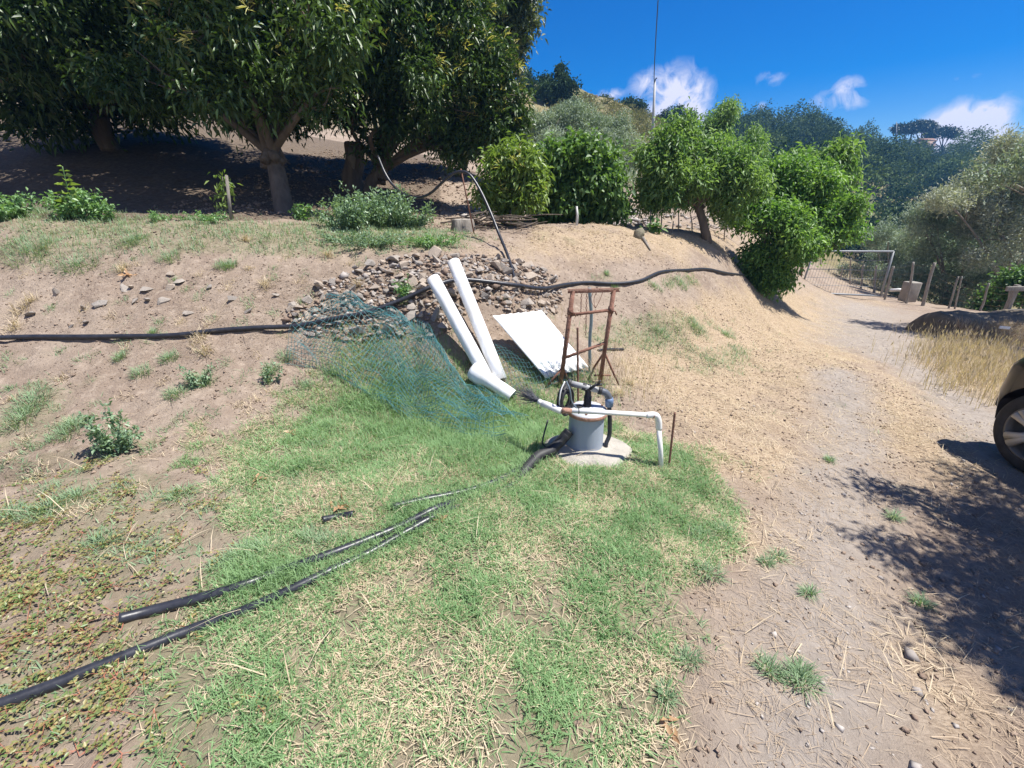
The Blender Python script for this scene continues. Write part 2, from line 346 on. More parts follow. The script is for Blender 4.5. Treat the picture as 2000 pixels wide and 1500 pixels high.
def ground_mat(name):
    m = bpy.data.materials.new(name); m.use_nodes = True; t = m.node_tree; b = t.nodes['Principled BSDF']
    b.inputs['Roughness'].default_value = .95; b.inputs['Specular IOR Level'].default_value = .15
    tc = N(t, 'ShaderNodeTexCoord'); v = tc.outputs['Object']
    def noise(s, d=8, r=.6): n = N(t, 'ShaderNodeTexNoise'); n.inputs['Scale'].default_value = s; n.inputs['Detail'].default_value = d; n.inputs['Roughness'].default_value = r; t.links.new(v, n.inputs[0]); return n.outputs[0]
    def at(k): return N(t, 'ShaderNodeAttribute', attribute_name=k).outputs['Fac']
    def st(x, lo, hi): n = N(t, 'ShaderNodeMapRange'); n.interpolation_type = 'SMOOTHSTEP'; t.links.new(x, n.inputs[0]); n.inputs[1].default_value = lo; n.inputs[2].default_value = hi; return n.outputs[0]
    n1 = noise(1.3); n2 = noise(14); n3 = noise(90)
    soil = mixc(t, st(n1, .35, .65), (.285, .225, .175), (.225, .17, .13))
    soil = mixc(t, st(n2, .45, .75), soil, (.35, .28, .22))
    soil = mixc(t, st(n3, .62, .75), soil, (.15, .112, .086))
    trk = mixc(t, st(n2, .35, .7), (.32, .275, .235), (.26, .22, .185))
    trk = mixc(t, st(n3, .6, .72), trk, (.42, .38, .34))
    wv = N(t, 'ShaderNodeTexNoise'); mp = N(t, 'ShaderNodeMapping'); mp.inputs['Scale'].default_value = (30, 160, 30); mp.inputs['Rotation'].default_value = (0, 0, .5)
    t.links.new(v, mp.inputs[0]); t.links.new(mp.outputs[0], wv.inputs[0]); wv.inputs['Scale'].default_value = 1; wv.inputs['Detail'].default_value = 4
    straw = mixc(t, st(wv.outputs[0], .4, .6), (.26, .19, .125), (.43, .335, .235))
    gr = mixc(t, st(n2, .4, .65), (.14, .15, .075), (.22, .20, .12))
    far = mixc(t, st(noise(.22, 6), .38, .62), (.085, .095, .04), (.20, .165, .085))
    c = mixc(t, at('straw'), soil, straw); c = mixc(t, at('track'), c, trk)
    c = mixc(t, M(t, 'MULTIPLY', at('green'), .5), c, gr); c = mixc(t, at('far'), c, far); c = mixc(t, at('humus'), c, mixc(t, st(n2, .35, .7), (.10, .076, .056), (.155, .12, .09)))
    t.links.new(c, b.inputs['Base Color'])
    bp = N(t, 'ShaderNodeBump'); bp.inputs['Strength'].default_value = .9; bp.inputs['Distance'].default_value = .02
    hh = M(t, 'ADD', M(t, 'MULTIPLY', noise(45, 8, .7), 1.0), M(t, 'MULTIPLY', noise(9, 5), 1.4)); t.links.new(hh, bp.inputs['Height']); t.links.new(bp.outputs[0], b.inputs['Normal'])
    return m
MGR = ground_mat('earth')
FARK = np.clip((np.hypot(GX, GY) - 22) / 12, 0, 1) * (GX > -12 - 0 * GX)
FARK = np.clip((np.hypot(GX, GY) - 24) / 12, 0, 1)
ny, nx = GX.shape; ii = np.arange(ny * nx).reshape(ny, nx)
Q = np.stack([ii[:-1, :-1], ii[:-1, 1:], ii[1:, 1:], ii[1:, :-1]], -1).reshape(-1, 4)
CX = GX.ravel()[Q].mean(1); CY = GY.ravel()[Q].mean(1)
trk = MK['track'].ravel()[Q].mean(1) > .5; hil = np.hypot(CX, CY) > 30
def submesh(name, sel, label=None):
    f = Q[sel]; u, inv = np.unique(f, return_inverse=True); V = np.stack([GX.ravel()[u], GY.ravel()[u], GZ.ravel()[u]], 1)
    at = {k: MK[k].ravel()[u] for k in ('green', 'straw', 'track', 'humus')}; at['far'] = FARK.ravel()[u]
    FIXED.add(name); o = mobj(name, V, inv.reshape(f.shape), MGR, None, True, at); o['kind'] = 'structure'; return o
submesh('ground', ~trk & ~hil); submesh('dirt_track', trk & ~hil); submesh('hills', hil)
print('ground', nx, ny)
# ------------------------------------------------ foliage
def unit(v): return v / (np.linalg.norm(v, axis=-1, keepdims=True) + 1e-9)
def rdir(n): return unit(rng.normal(size=(n, 3)))
def leaves(P, D, L, Wd, fold=.25, droop=0., tri=True):
    """folded diamond leaves: (n,4) points -> two triangles each, curling down with droop"""
    n = len(P); L = np.broadcast_to(L, n)[:, None]; Wd = np.broadcast_to(Wd, n)[:, None]
    D = unit(D); up = np.array([0, 0, 1.]) + rng.normal(size=(n, 3)) * .55
    S = unit(np.cross(D, up)); Nn = unit(np.cross(S, D))
    mid = P + D * L * .45 + Nn * Wd * fold; tip = P + D * L - np.array([0, 0, 1.]) * L * droop
    V = np.stack([P, mid - S * Wd * .5, tip, mid + S * Wd * .5], 1)
    Fq = np.array([[0, 2, 1], [0, 3, 2]])
    Fs = (np.arange(n) * 4)[:, None, None] + Fq[None]
    return V.reshape(-1, 3), Fs.reshape(-1, 3)
def crown_pts(lobes, n, shell=.55, rough=.35):
    C = np.array([l[0] for l in lobes]); R = np.array([l[1] for l in lobes]); w = (R ** 2).mean(1) * np.array([l[2] if len(l) > 2 else 1. for l in lobes]); w /= w.sum()
    k = rng.choice(len(lobes), n, p=w); d = rdir(n); rho = 1 - shell * rng.random(n) ** 1.5
    # uneven surface: lumps in direction space
    a = vnoise(d[:, 0] * 2.6 + k * 7.1 + 9, d[:, 1] * 2.6 + d[:, 2] * 3.1 + k * 3.3 + 40); b = vnoise(d[:, 0] * 6 + k + 60, d[:, 1] * 6 - d[:, 2] * 5 + 90)
    rho = rho * (1 - rough + rough * 1.7 * (a * .65 + b * .35) )
    keep = (vnoise(d[:, 0] * 5 + k * 11, d[:, 2] * 5 + d[:, 1] * 4 + 33) + rng.random(n) * .35) > .34
    P = C[k] + d * R[k] * rho[:, None]
    return P[keep], d[keep], k[keep]
def foliage(lobes, ntw_, per_, L_, Wd_, var=.45, **kw): return _fol(lobes, ntw_, per_, L_, Wd_, var, **kw)
def _fol(lobes, ntw, per, L, Wd, var, spread=.9, droop=.25, hang=.0, shell=.6, rough=.4, twig=.12):
    P, d, k = crown_pts(lobes, ntw, shell, rough); n = len(P)
    lr = rng.random(len(lobes)); r = np.repeat(np.clip(rng.normal(.5, .17, n) + (lr[k] - .5) * var, 0, 1), per)
    Pb = np.repeat(P, per, 0) + rng.normal(size=(n * per, 3)) * twig
    D = unit(np.repeat(d * .6 + rdir(n) * .5, per, 0) + rdir(n * per) * spread - np.array([0, 0, hang]))
    V, Fs = leaves(Pb, D, L * rng.uniform(.6, 1.2, n * per), Wd * rng.uniform(.7, 1.2, n * per), droop=droop)
    return V, Fs, np.repeat(np.clip(r + rng.normal(0, .14, n * per), 0, 1), 4)
def clump(lobes, k=7, f=.5, amp=.8):
    o = []
    for l in lobes:
        c, r = np.array(l[0]), np.array(l[1]); w = l[2] if len(l) > 2 else 1.
        o.append((c, r * .6, w * .3))
        for d in rdir(k): g = f * rng.uniform(.6, 1.25); o.append((c + d * r * amp * rng.uniform(.75, 1.1), r * g, w * rng.uniform(.6, 1.3)))
    return o
def lobe(px, py, rp, Y, sq=(1, 1, .8), wt=1.):
    c = wp(px, py, Y); dep = c.y * math.cos(PITCH) - (c.z - EYE) * math.sin(PITCH); r = rp / F * dep
    return (tuple(c), (r * sq[0], r * sq[1], r * sq[2]), wt)
def limbs(base, lobes, r0, fork=.35, sub=4, wob=.12, lean=None):
    """tapering trunk that forks into one limb per lobe, with sub-branches"""
    mb = MB(); base = Vector(base); cs = [Vector(l[0]) for l in lobes]
    top = sum((c for c in cs), Vector()) / len(cs); fk = base.lerp(Vector((top.x, top.y, top.z)), fork)
    if lean: fk += Vector(lean)
    P = [base - Vector((0, 0, .15)), base + Vector((0, 0, .02)), base.lerp(fk, .5) + Vector((rng.normal() * wob * .4, rng.normal() * wob * .4, 0)), fk]
    P = smoothpath(P, 5); R = np.interp(np.linspace(0, 1, len(P)), [0, .12, .35, 1], [r0 * 1.45, r0 * 1.25, r0, r0 * .82])
    V, Fs = tube(P, R, 12); V += (vnoise(V[:, 0] * 9 + V[:, 1] * 8, V[:, 2] * 3) - .5)[:, None] * r0 * .35 * rng.normal(size=3); mb.add(V, Fs)
    for l, c in zip(lobes, cs):
        s = fk + Vector((rng.normal(), rng.normal(), 0)) * r0 * .3; m = s.lerp(c, .5) + Vector((rng.normal() * wob, rng.normal() * wob, .1))
        Pl = smoothpath([s - (m - s) * .12, m, c], 6); rr = r0 * .5
        mb.add(*tube(Pl, np.linspace(rr, rr * .25, len(Pl)), 7))
        for _ in range(sub):
            st = Vector(Pl[rng.integers(len(Pl) // 2, len(Pl))]); d = Vector(rdir(1)[0]); e = c + Vector((d.x * l[1][0], d.y * l[1][1], d.z * l[1][2])) * .85
            Ps = smoothpath([st, st.lerp(e, .5) + Vector(rng.normal(size=3) * wob * .5), e], 4); mb.add(*tube(Ps, np.linspace(rr * .28, rr * .06, len(Ps)), 5))
    return mb
def leafmat(name, a, b, tr=.3, rough=.42, spec=.45): return mat(name, a, b, rough=rough, attr=True, trans=tr, spec=spec)
M_CH = leafmat('chestnut_leaf', (.022, .055, .016), (.10, .165, .042), .26)
M_CAT = leafmat('catkin', (.42, .40, .13), (.55, .52, .22), .3, .7)
M_YG = leafmat('yellow_green_leaf', (.12, .20, .045), (.24, .33, .09), .38)
M_FIG = leafmat('fig_leaf', (.05, .12, .035), (.16, .27, .08), .35, .5)
M_WAL = leafmat('walnut_leaf', (.085, .18, .055), (.24, .36, .12), .4, .5)
M_WAL2 = leafmat('bright_leaf', (.07, .17, .04), (.22, .36, .09), .4, .5)
M_OL = leafmat('olive_leaf', (.16, .22, .15), (.36, .43, .33), .2, .6, .3)
M_OL2 = leafmat('pale_olive_leaf', (.20, .23, .165), (.48, .50, .40), .2, .6, .3)
M_DK = leafmat('holm_oak_leaf', (.02, .042, .022), (.06, .10, .04), .15, .8, .1)
M_FOR = leafmat('forest_leaf', (.014, .036, .020), (.12, .17, .07), .15, .85, .05)
M_SCR = leafmat('scrub_leaf', (.10, .12, .05), (.24, .21, .11), .2, .9, .05)
M_PINE = leafmat('pine_leaf', (.012, .026, .016), (.03, .05, .026), .1)
M_BARK = mat('bark', (.16, .125, .095), (.075, .058, .045), rough=.9, scale=9, bump=.9, bscale=30, stretch=(1, 1, .22))
M_BARKG = mat('grey_bark', (.26, .235, .20), (.14, .12, .10), rough=.9, scale=12, bump=.7, bscale=30, stretch=(1, 1, .3))
M_WEED = leafmat('weed_leaf', (.10, .21, .08), (.25, .40, .17), .35)
M_THI = leafmat('blue_green_weed_leaf', (.12, .21, .12), (.26, .36, .22), .3)
def leaf_obj(name, parts, m, parent=None, ms=None, mi=None):
    V = []; Fs = []; R = []; n = 0
    for v, f, r in parts: V.append(v); Fs.append(f + n); R.append(r); n += len(v)
    return mobj(name, np.concatenate(V), np.concatenate(Fs), m, parent, False, np.concatenate(R), ms, mi)
def catkins(lobes, n, L=.16, top=True):
    P, d, k = crown_pts(lobes, n * 3, .12, .4); s = (d[:, 2] > -.1); P, d = P[s][:n], d[s][:n]; per = 9; m = len(P)
    D = unit(np.repeat(d, per, 0) * .7 + rdir(m * per) * .6 + [0, 0, .1]); Pb = np.repeat(P, per, 0) + rng.normal(size=(m * per, 3)) * .03
    V, Fs = leaves(Pb, D, L * rng.uniform(.6, 1.1, m * per), .011, .2, .15); return V, Fs, np.repeat(rng.random(m * per), 4)
def tree(name, base, lobes, label, cat, lm, ntw, per, L, Wd, r0, bark, group=None, cat_n=0, cat_in=None, fork=.3, sub=4, tw=None, cl_=None, **k):
    t = thing(name, base, label, cat, group)
    limbs(base, lobes, r0, fork, sub, wob=.15 if r0 > .06 else .06).build('trunk', bark, t)
    cl = clump(lobes, *(cl_ or (10, .36, .8)))
    parts = [foliage(cl, ntw, per, L, Wd, twig=tw or L * .8, **k)]; ms = [lm]; mi = np.zeros(len(parts[0][1]), int)
    if cat_n: parts.append(catkins(cat_in or lobes, cat_n)); ms.append(M_CAT); mi = np.r_[mi, np.ones(len(parts[1][1]), int)]
    leaf_obj('crown', parts, None, t, ms, mi)
    return t
# --- the chestnut trees on the terrace
Yc = 8.0
bA = gp(556, 412); bB = gp(700, 385); YA, YB = bA.y, bB.y
print('tree bases', bA, bB)
lobA = [lobe(500, 120, 120, YA), lobe(600, 40, 110, YA - .5), lobe(400, 60, 120, YA - .3), lobe(300, 130, 90, YA + .3), lobe(520, -120, 170, YA + .3), lobe(340, -80, 150, YA),
        lobe(620, 180, 60, YA - .2), lobe(560, -330, 200, YA + .5, wt=.7), lobe(420, 190, 60, YA + 1), lobe(500, 100, 130, YA + 3), lobe(380, 60, 130, YA + 3.2), lobe(620, 90, 110, YA + 3), lobe(470, -60, 150, YA + 3.4), lobe(620, -140, 150, YA + 2.5), lobe(330, 160, 80, YA + 2.4)]
tree('chestnut_tree', bA, lobA, 'leafy chestnut tree with bare forked trunk and a thin staked sapling in front of it', 'tree', M_CH, 13500, 6, .14, .045, .15, M_BARK,
     'chestnut trees on the shaded terrace', 110, lobA[:5], hang=.2, droop=.25, fork=.3, tw=.11, cl_=(8, .42, .9), rough=.5)
lobB = [lobe(800, 130, 110, YB - .2), lobe(880, 210, 85, YB), lobe(930, 130, 75, YB), lobe(760, 240, 70, YB), lobe(860, 280, 55, YB + .1), lobe(960, 240, 60, YB + .2), lobe(710, 110, 90, YB - .3),
        lobe(850, 20, 110, YB + .1), lobe(760, -90, 150, YB), lobe(920, -60, 90, YB + .3), lobe(690, 220, 45, YB), lobe(820, -280, 170, YB + .5, wt=.7), lobe(985, 185, 45, YB + .1), lobe(990, 130, 30, YB), lobe(1018, 215, 22, YB), lobe(1005, 262, 26, YB), lobe(1025, 180, 15, YB), lobe(800, 60, 130, YB + 2.8), lobe(700, 20, 130, YB + 2.6), lobe(720, -150, 150, YB + 2.6), lobe(640, 200, 50, YB + 1)]
tB = tree('chestnut_tree', bB + Vector((.12, .3, 0)), lobB, 'broad chestnut tree with pale yellow catkins beside the sawn off trunk', 'tree', M_CH, 14500, 6, .135, .043, .13, M_BARK,
     'chestnut trees on the shaded terrace', 300, [lobB[i] for i in (0, 1, 2, 5, 12, 13, 7)], hang=.2, droop=.25, fork=.22, tw=.10, cl_=(8, .42, .88), rough=.5)
bC = gp(215, 290); lobC = [lobe(180, 60, 170, bC.y), lobe(60, 100, 130, bC.y - 1), lobe(300, 60, 130, bC.y), lobe(40, -100, 200, bC.y), lobe(230, -120, 200, bC.y), lobe(120, 180, 70, bC.y), lobe(10, 190, 70, bC.y - 1)]
tree('chestnut_tree', bC, lobC, 'dark chestnut tree up the slope behind the others, trunk lost in shade', 'tree', M_CH, 7600, 5, .20, .065, .2, M_BARK, 'chestnut trees on the shaded terrace', 20, hang=.25, droop=.3, cl_=(8, .45, .95))
bD = gp(-150, 400); lobD = [lobe(60, 20, 90, bD.y), lobe(-60, 60, 110, bD.y - .6), lobe(100, -90, 130, bD.y - .3), lobe(-100, -60, 170, bD.y), lobe(60, 130, 45, bD.y), lobe(200, -200, 150, bD.y)]
tree('chestnut_tree', bD, lobD, 'nearest chestnut tree, only its drooping leaves hang into the upper corner', 'tree', M_CH, 4200, 6, .15, .05, .14, M_BARK, 'chestnut trees on the shaded terrace', hang=.3, droop=.3, cl_=(8, .45, .95))
bE = gp(900, 345); lobE = [lobe(975, 60, 55, bE.y), lobe(1005, 30, 32, bE.y), lobe(1030, 34, 16, bE.y), lobe(930, 60, 70, bE.y), lobe(960, -60, 90, bE.y), lobe(985, 100, 35, bE.y), lobe(870, 60, 90, bE.y), lobe(1000, -20, 40, bE.y), lobe(900, 250, 60, bE.y), lobe(930, 170, 60, bE.y), lobe(1010, 250, 25, bE.y)]
tree('chestnut_tree', bE, lobE, 'taller chestnut tree further back whose greyish top reaches into the blue sky', 'tree', leafmat('greyer_chestnut_leaf', (.05, .085, .04), (.13, .17, .085), .25), 7200, 5, .17, .055, .15, M_BARK, 'chestnut trees on the shaded terrace', 120, lobE[:6], hang=.2, cl_=(8, .42, .88))
# sawn trunk
t = thing('sawn_trunk', gp(692, 378), 'sawn off tree trunk with a pale flayed patch, standing between the two chestnuts', 'tree trunk')
a = gp(690, 372); tp = wp(690, 278, a.y); P = smoothpath([a - Vector((0, 0, .2)), a + Vector((0, 0, .25)), a.lerp(tp, .6) + Vector((.03, 0, 0)), tp], 5)
V, Fs = tube(P, np.interp(np.linspace(0, 1, len(P)), [0, .3, 1], [.30, .21, .175]), 18); V += (vnoise(V[:, 0] * 14 + 5, V[:, 1] * 14 + V[:, 2] * 2)[:, None] - .5) * .05; MB().add(V, Fs).build('stem', M_BARK, t)
q = wp(693, 312, a.y); V, Fs = tube([q + Vector((.0, -.16, -.20)), q + Vector((.0, -.195, 0)), q + Vector((0, -.16, .22))], [.03, .085, .05], 10); MB().add(V, Fs).build('flayed_patch', M_BARKG, t)
# --- orchard trees in the middle distance
b = gp(1003, 442); Y = b.y
tree('young_tree', b, [lobe(1000, 330, 48, Y), lobe(1035, 368, 36, Y), lobe(962, 370, 24, Y), lobe(1000, 395, 34, Y), lobe(1010, 300, 28, Y), lobe(948, 385, 16, Y)],
     'young tree with yellowish green leaves between the loop of hose and the fig', 'tree', M_YG, 1500, 5, .125, .042, .025, M_BARKG, cat_n=25, hang=.3, sub=3, tw=.08)
b = gp(1127, 437); Y = b.y + .2
tree('fig_tree', b, [lobe(1090, 340, 62, Y), lobe(1160, 340, 55, Y), lobe(1050, 335, 36, Y), lobe(1110, 395, 46, Y), lobe(1185, 385, 34, Y), lobe(1130, 310, 45, Y), lobe(1070, 400, 30, Y), lobe(1150, 415, 26, Y)],
     'low spreading fig tree with dark green leaves and a white post beneath', 'tree', M_FIG, 3000, 5, .13, .075, .05, M_BARKG, hang=.25, droop=.3, tw=.1, sub=3)
ol = [(1060, 262, 45, 21), (1130, 250, 50, 22), (1185, 285, 45, 20), (1225, 300, 40, 21), (1010, 290, 40, 20), (1075, 300, 50, 19), (1215, 340, 35, 19.5), (1030, 320, 35, 19), (1095, 236, 40, 21), (1160, 242, 42, 21.5), (1205, 262, 34, 21)]
for nm, sel, (bx, by), lb in (('olive_tree', [0, 4, 5, 7, 8], (1050, 385), 'feathery silver olive tree rising behind the young yellow green tree'), ('olive_tree', [1, 2, 3, 6, 9, 10], (1200, 395), 'silver grey olive tree between the fig and the long leaved tree')):
    b = gp(bx, by); tree(nm, b, [lobe(ol[i][0], ol[i][1], ol[i][2], ol[i][3]) for i in sel], lb, 'tree', M_OL, 5200, 6, .14, .035, .1, M_BARKG, 'olive trees behind the orchard row', hang=-.1, droop=.0, tw=.12, rough=.5, shell=.7)
b = gp(1380, 468); Y = b.y
lw = [lobe(1330, 285, 48, Y), lobe(1300, 340, 50, Y), lobe(1385, 325, 66, Y), lobe(1430, 360, 58, Y), lobe(1285, 390, 32, Y), lobe(1268, 305, 24, Y), lobe(1418, 388, 36, Y), lobe(1340, 240, 18, Y), lobe(1345, 368, 38, Y), lobe(1310, 262, 26, Y)]
tree('walnut_tree', b, lw, 'bushy tree with long hanging leaves and a dark leaning trunk on the bank top', 'tree', M_WAL, 5600, 5, .115, .036, .085, M_BARK, hang=.5, droop=.2, fork=.5, tw=.10, sub=6, rough=.5)
b2 = gp(1385, 400); Yb = b2.y + 2
tree('walnut_tree', b2 + Vector((.6, 1, 0)), [lobe(1410, 245, 34, Yb), lobe(1395, 280, 38, Yb), lobe(1425, 215, 16, Yb), lobe(1478, 272, 24, Yb), lobe(1455, 300, 36, Yb)], 'tall wispy tree behind the walnut, its tip rising clear of the ridge', 'tree', M_WAL, 3000, 5, .17, .05, .08, M_BARK, hang=.7, droop=.2, tw=.14)
b = gp(1490, 572); Y = b.y
lc = [lobe(1500, 375, 60, Y + .4), lobe(1580, 395, 62, Y + .3), lobe(1600, 345, 34, Y + .3), lobe(1545, 450, 62, Y), lobe(1470, 425, 46, Y), lobe(1645, 460, 36, Y), lobe(1500, 510, 46, Y), lobe(1620, 420, 45, Y + .3), lobe(1540, 340, 40, Y + .5), lobe(1500, 550, 26, Y - .1), lobe(1660, 400, 18, Y), lobe(1520, 545, 20, Y)]
tree('cherry_tree', b, lc, 'dense bright green tree hanging over the end of the bank by the gate', 'tree', M_WAL2, 8200, 5, .105, .042, .08, M_BARK, hang=.3, droop=.25, tw=.10, sub=5, rough=.5, cl_=(9, .38, .85))
b3 = gp(1600, 560); Y3 = Y + 1.2
tree('walnut_tree', Vector((b.x + .5, Y3 + .2, Hs(b.x + .5, Y3 + .2))), [lobe(1638, 300, 20, Y3), lobe(1625, 330, 24, Y3), lobe(1600, 350, 30, Y3), lobe(1560, 320, 20, Y3), lobe(1645, 345, 14, Y3)], 'pale leafed treetop showing above the bright green tree', 'tree', M_WAL, 2200, 5, .14, .045, .06, M_BARK, hang=.7, tw=.12)
# --- olives beyond the fence
def hb(px, Y):
    x = wp(px, 400, Y).x
    for _ in range(12): z = Hs(x, Y); x = (px - 1000) / F * (Y * math.cos(PITCH) - (z - EYE) * math.sin(PITCH))
    return Vector((x, Y, Hs(x, Y)))
for bx, by, LB, lb, mm, s in [
    (1960, 16.5, [(1960, 360, 80), (1900, 400, 75), (1990, 290, 45), (1960, 460, 80), (1850, 390, 34), (2060, 330, 90), (1940, 310, 30), (2060, 460, 90)], 'tallest olive tree by the fence, pale leaves tossed by the wind', M_OL2, 7800),
    (1850, 17.5, [(1830, 440, 52), (1880, 480, 66), (1800, 480, 42), (1870, 540, 50), (1790, 420, 22), (1935, 540, 55), (1840, 560, 52), (1790, 560, 44), (1760, 540, 30), (1900, 580, 40), (1970, 540, 50)], 'rounded grey olive tree behind the leaning fence posts', M_OL, 8600),
    (1750, 23., [(1735, 450, 30), (1765, 480, 36), (1720, 490, 28), (1750, 520, 34), (1790, 540, 32), (1710, 470, 20), (1730, 545, 26), (1700, 530, 22), (1660, 530, 20)], 'small blue grey olive tree beyond the open gate', M_OL, 4600),
    (2010, 14.2, [(1995, 560, 36), (1960, 575, 26), (1930, 585, 20), (2040, 560, 40)], 'low green shrub crowding the fence beside the wooden rail', M_FIG, 1500)]:
    b = hb(bx, by); b.z = min(b.z, wp(bx, 575, by).z)
    tree('shrub' if 'shrub' in lb else 'olive_tree', b, [lobe(x, y, r, by + rng.normal() * .4) for x, y, r in LB], lb, 'shrub' if 'shrub' in lb else 'tree', mm, s, 6, .13, .036 if 'shrub' not in lb else .07, .12, M_BARKG, None if 'shrub' in lb else 'olive trees beyond the wire fence', hang=-.15, droop=0, tw=.13, rough=.5, shell=.7)
# --- far hillside: single trees on the skyline
def far_tree(bx, by, LB, lb, Y, mm=M_DK, nm='oak_tree', cat='tree', n=900, L=.45, grp=None):
    b = hb(bx, Y); tree(nm, b, [lobe(x, y, r, Y + rng.normal() * .5, wt=1) for x, y, r in LB], lb, cat, mm, n, 4, L, L * .5, .18, M_BARK, grp, hang=0, tw=L * .6, sub=2, rough=.5)
far_tree(1085, 45, [(1085, 195, 30), (1110, 200, 22), (1098, 140, 14), (1095, 165, 18), (1120, 165, 14), (1070, 180, 22), (1120, 222, 18), (1063, 155, 10)], 'dark holm oak with two tops, tallest on the skyline', 45, n=2200, L=.3)
far_tree(1030, 48, [(1030, 170, 22), (1015, 190, 28), (1045, 200, 26), (1020, 150, 14), (1005, 220, 26)], 'blue green oak beside the holm oak, half hidden by the chestnut leaves', 48, n=1800, L=.3)
far_tree(1185, 66, [(1183, 203, 14), (1175, 198, 9)], 'small round evergreen bush on the ridge, nearest the dark oak', 66, nm='bush', cat='bush', grp='round bushes on the ridge', n=500, L=.35)
far_tree(1235, 68, [(1230, 206, 15), (1248, 210, 12), (1220, 210, 10)], 'wider round bush on the ridge just before the power pole', 68, nm='bush', cat='bush', grp='round bushes on the ridge', n=600, L=.35)
far_tree(1315, 72, [(1300, 224, 12), (1325, 222, 16), (1345, 232, 15)], 'flat topped bush on the ridge just past the power pole', 72, nm='bush', cat='bush', grp='round bushes on the ridge', n=700, L=.35)
far_tree(1165, 60, [(1150, 200, 12), (1160, 215, 14), (1140, 220, 12)], 'pale scrubby bush on the slope below the dark oak', 60, mm=M_SCR, nm='bush', cat='bush', n=500, L=.3)
for x0, x1, y, lb in ((1755, 1790, 258, 'spreading umbrella pine on the ridge, first past the mast'), (1780, 1815, 251, 'highest umbrella pine on the ridge'), (1820, 1862, 265, 'umbrella pine leaning out beside the white cloud')):
    b = hb((x0 + x1) / 2, 152); xs = np.linspace(x0, x1, 5)
    t = thing('stone_pine', b, lb, 'tree', 'umbrella pines on the ridge')
    LB = [lobe(x, y - 7 + rng.normal() * 1.2 + abs(x - (x0 + x1) / 2) * .12, 9, 152, (1.1, 1.3, .5)) for x in xs]; limbs(b, LB, .35, .6, 1, .3).build('trunk', M_BARK, t)
    leaf_obj('crown', [foliage(LB, 900, 4, .7, .4, hang=0, tw=.5) if False else foliage(LB, 900, 4, .7, .4, hang=0, twig=.4, rough=.3)], M_PINE, t)
b = hb(1790, 146); b.z = wp(1790, 289, 146).z; t = thing('house', b, 'tiny pinkish house among the trees just under the umbrella pines', 'house')
MB().add(*boxm(b + Vector((0, 0, .5)), (3.6, 3, 2.2))).build('wall', mat('pink_plaster', (.36, .26, .21), (.31, .22, .18), rough=.9), t, False)
V = np.array([(-2, -1.8, 0), (2, -1.8, 0), (2, 1.8, 0), (-2, 1.8, 0), (-2, 0, .9), (2, 0, .9)]) + np.array(tuple(b + Vector((0, 0, 1.6)))); MB().add(V, [np.array([[0, 1, 5, 4], [2, 3, 4, 5], [0, 3, 2, 1]]), np.array([[0, 4, 3], [1, 2, 5]])]).build('roof', mat('roof_tile', (.26, .14, .10), (.2, .11, .08), rough=.9, scale=3), t, False)
for dx in (-1, .9): MB().add(*boxm(b + Vector((dx, -1.52, .6)), (.6, .06, .8))).build('window', M_DK if False else mat('dark_pane', (.03, .035, .04), rough=.3), t, False)
# bare grey shrub
b = hb(1093, 38); t = thing('bare_shrub', b, 'leafless grey shrub on the slope below the dark oak', 'shrub'); mb = MB()
for _ in range(46):
    e = wp(1093 + rng.normal() * 17, 222 + rng.random() * 22, 38 + rng.normal() * .4); s = wp(1093 + rng.normal() * 5, 262, 38); mb.add(*tube(smoothpath([s, s.lerp(e, .5) + Vector(rng.normal(size=3) * .08), e], 3), np.linspace(.03, .008, 7), 4))
mb.build('branches', mat('dead_wood', (.42, .38, .36), (.3, .27, .26), rough=.9, scale=5), t)
# --- the wood on the far hill and the scrub, each one mass
def scatter_world(n, poly, Ylo, Yhi):
    P = []
    while len(P) < n:
        y = rng.uniform(Ylo ** 2, Yhi ** 2, 4000) ** .5; x = rng.uniform(-.6, 1.45, 4000) * y; z = H(x, y); a, b_ = pix(x, y, z); k = inpoly(a, b_, poly)
        P += list(np.stack([x, y, z], 1)[k])
    return np.array(P[:n])
WP = [(1385, 300), (1450, 285), (1550, 280), (1700, 300), (1900, 322), (2100, 340), (2150, 620), (1700, 620), (1640, 520), (1480, 420)]
C0_ = scatter_world(4200, WP, 42, 172); C = []
for c in C0_:
    if all((c[0] - q[0]) ** 2 + (c[1] - q[1]) ** 2 > (4.1 * min(1.2, c[1] / 90 + .25)) ** 2 for q in C): C.append(c)
C = np.array(C); rr = rng.uniform(1.9, 4.4, len(C)); rr *= np.clip(C[:, 1] / 100, .6, 1.2); a_, b_ = pix(C[:, 0], C[:, 1], C[:, 2] + rr * 2.1); kp = ~((a_ > 1735) & (a_ < 1900) & (b_ < 274)); C, rr = C[kp], rr[kp]; print('wood crowns', len(C))
LB = [((c[0], c[1], c[2] + r * (.5 + .9 * rng.random())), (r, r, r * 1.05)) for c, r in zip(C, rr)]
o = leaf_obj('wood', [foliage(LB, 135000, 3, .5, .3, hang=0, twig=.3, rough=.5, shell=.4, var=.95)], M_FOR); tag(o, 'dark bluish wood covering the far hill', 'wood', kind='stuff')
LP = [(1000, 240), (1130, 190), (1250, 215), (1380, 235), (1480, 265), (1480, 420), (1350, 400), (1000, 380)]
C = scatter_world(700, LP, 30, 80); rr = rng.uniform(.35, 1.0, len(C))
LB = [((c[0], c[1], c[2] + r * .3), (r, r, r * .6)) for c, r in zip(C, rr)]
o = leaf_obj('scrub', [foliage(LB, 16000, 3, .32, .12, hang=-.2, twig=.15)], M_SCR); tag(o, 'dry olive brown scrub on the hillside under the ridge', 'scrub', kind='stuff')
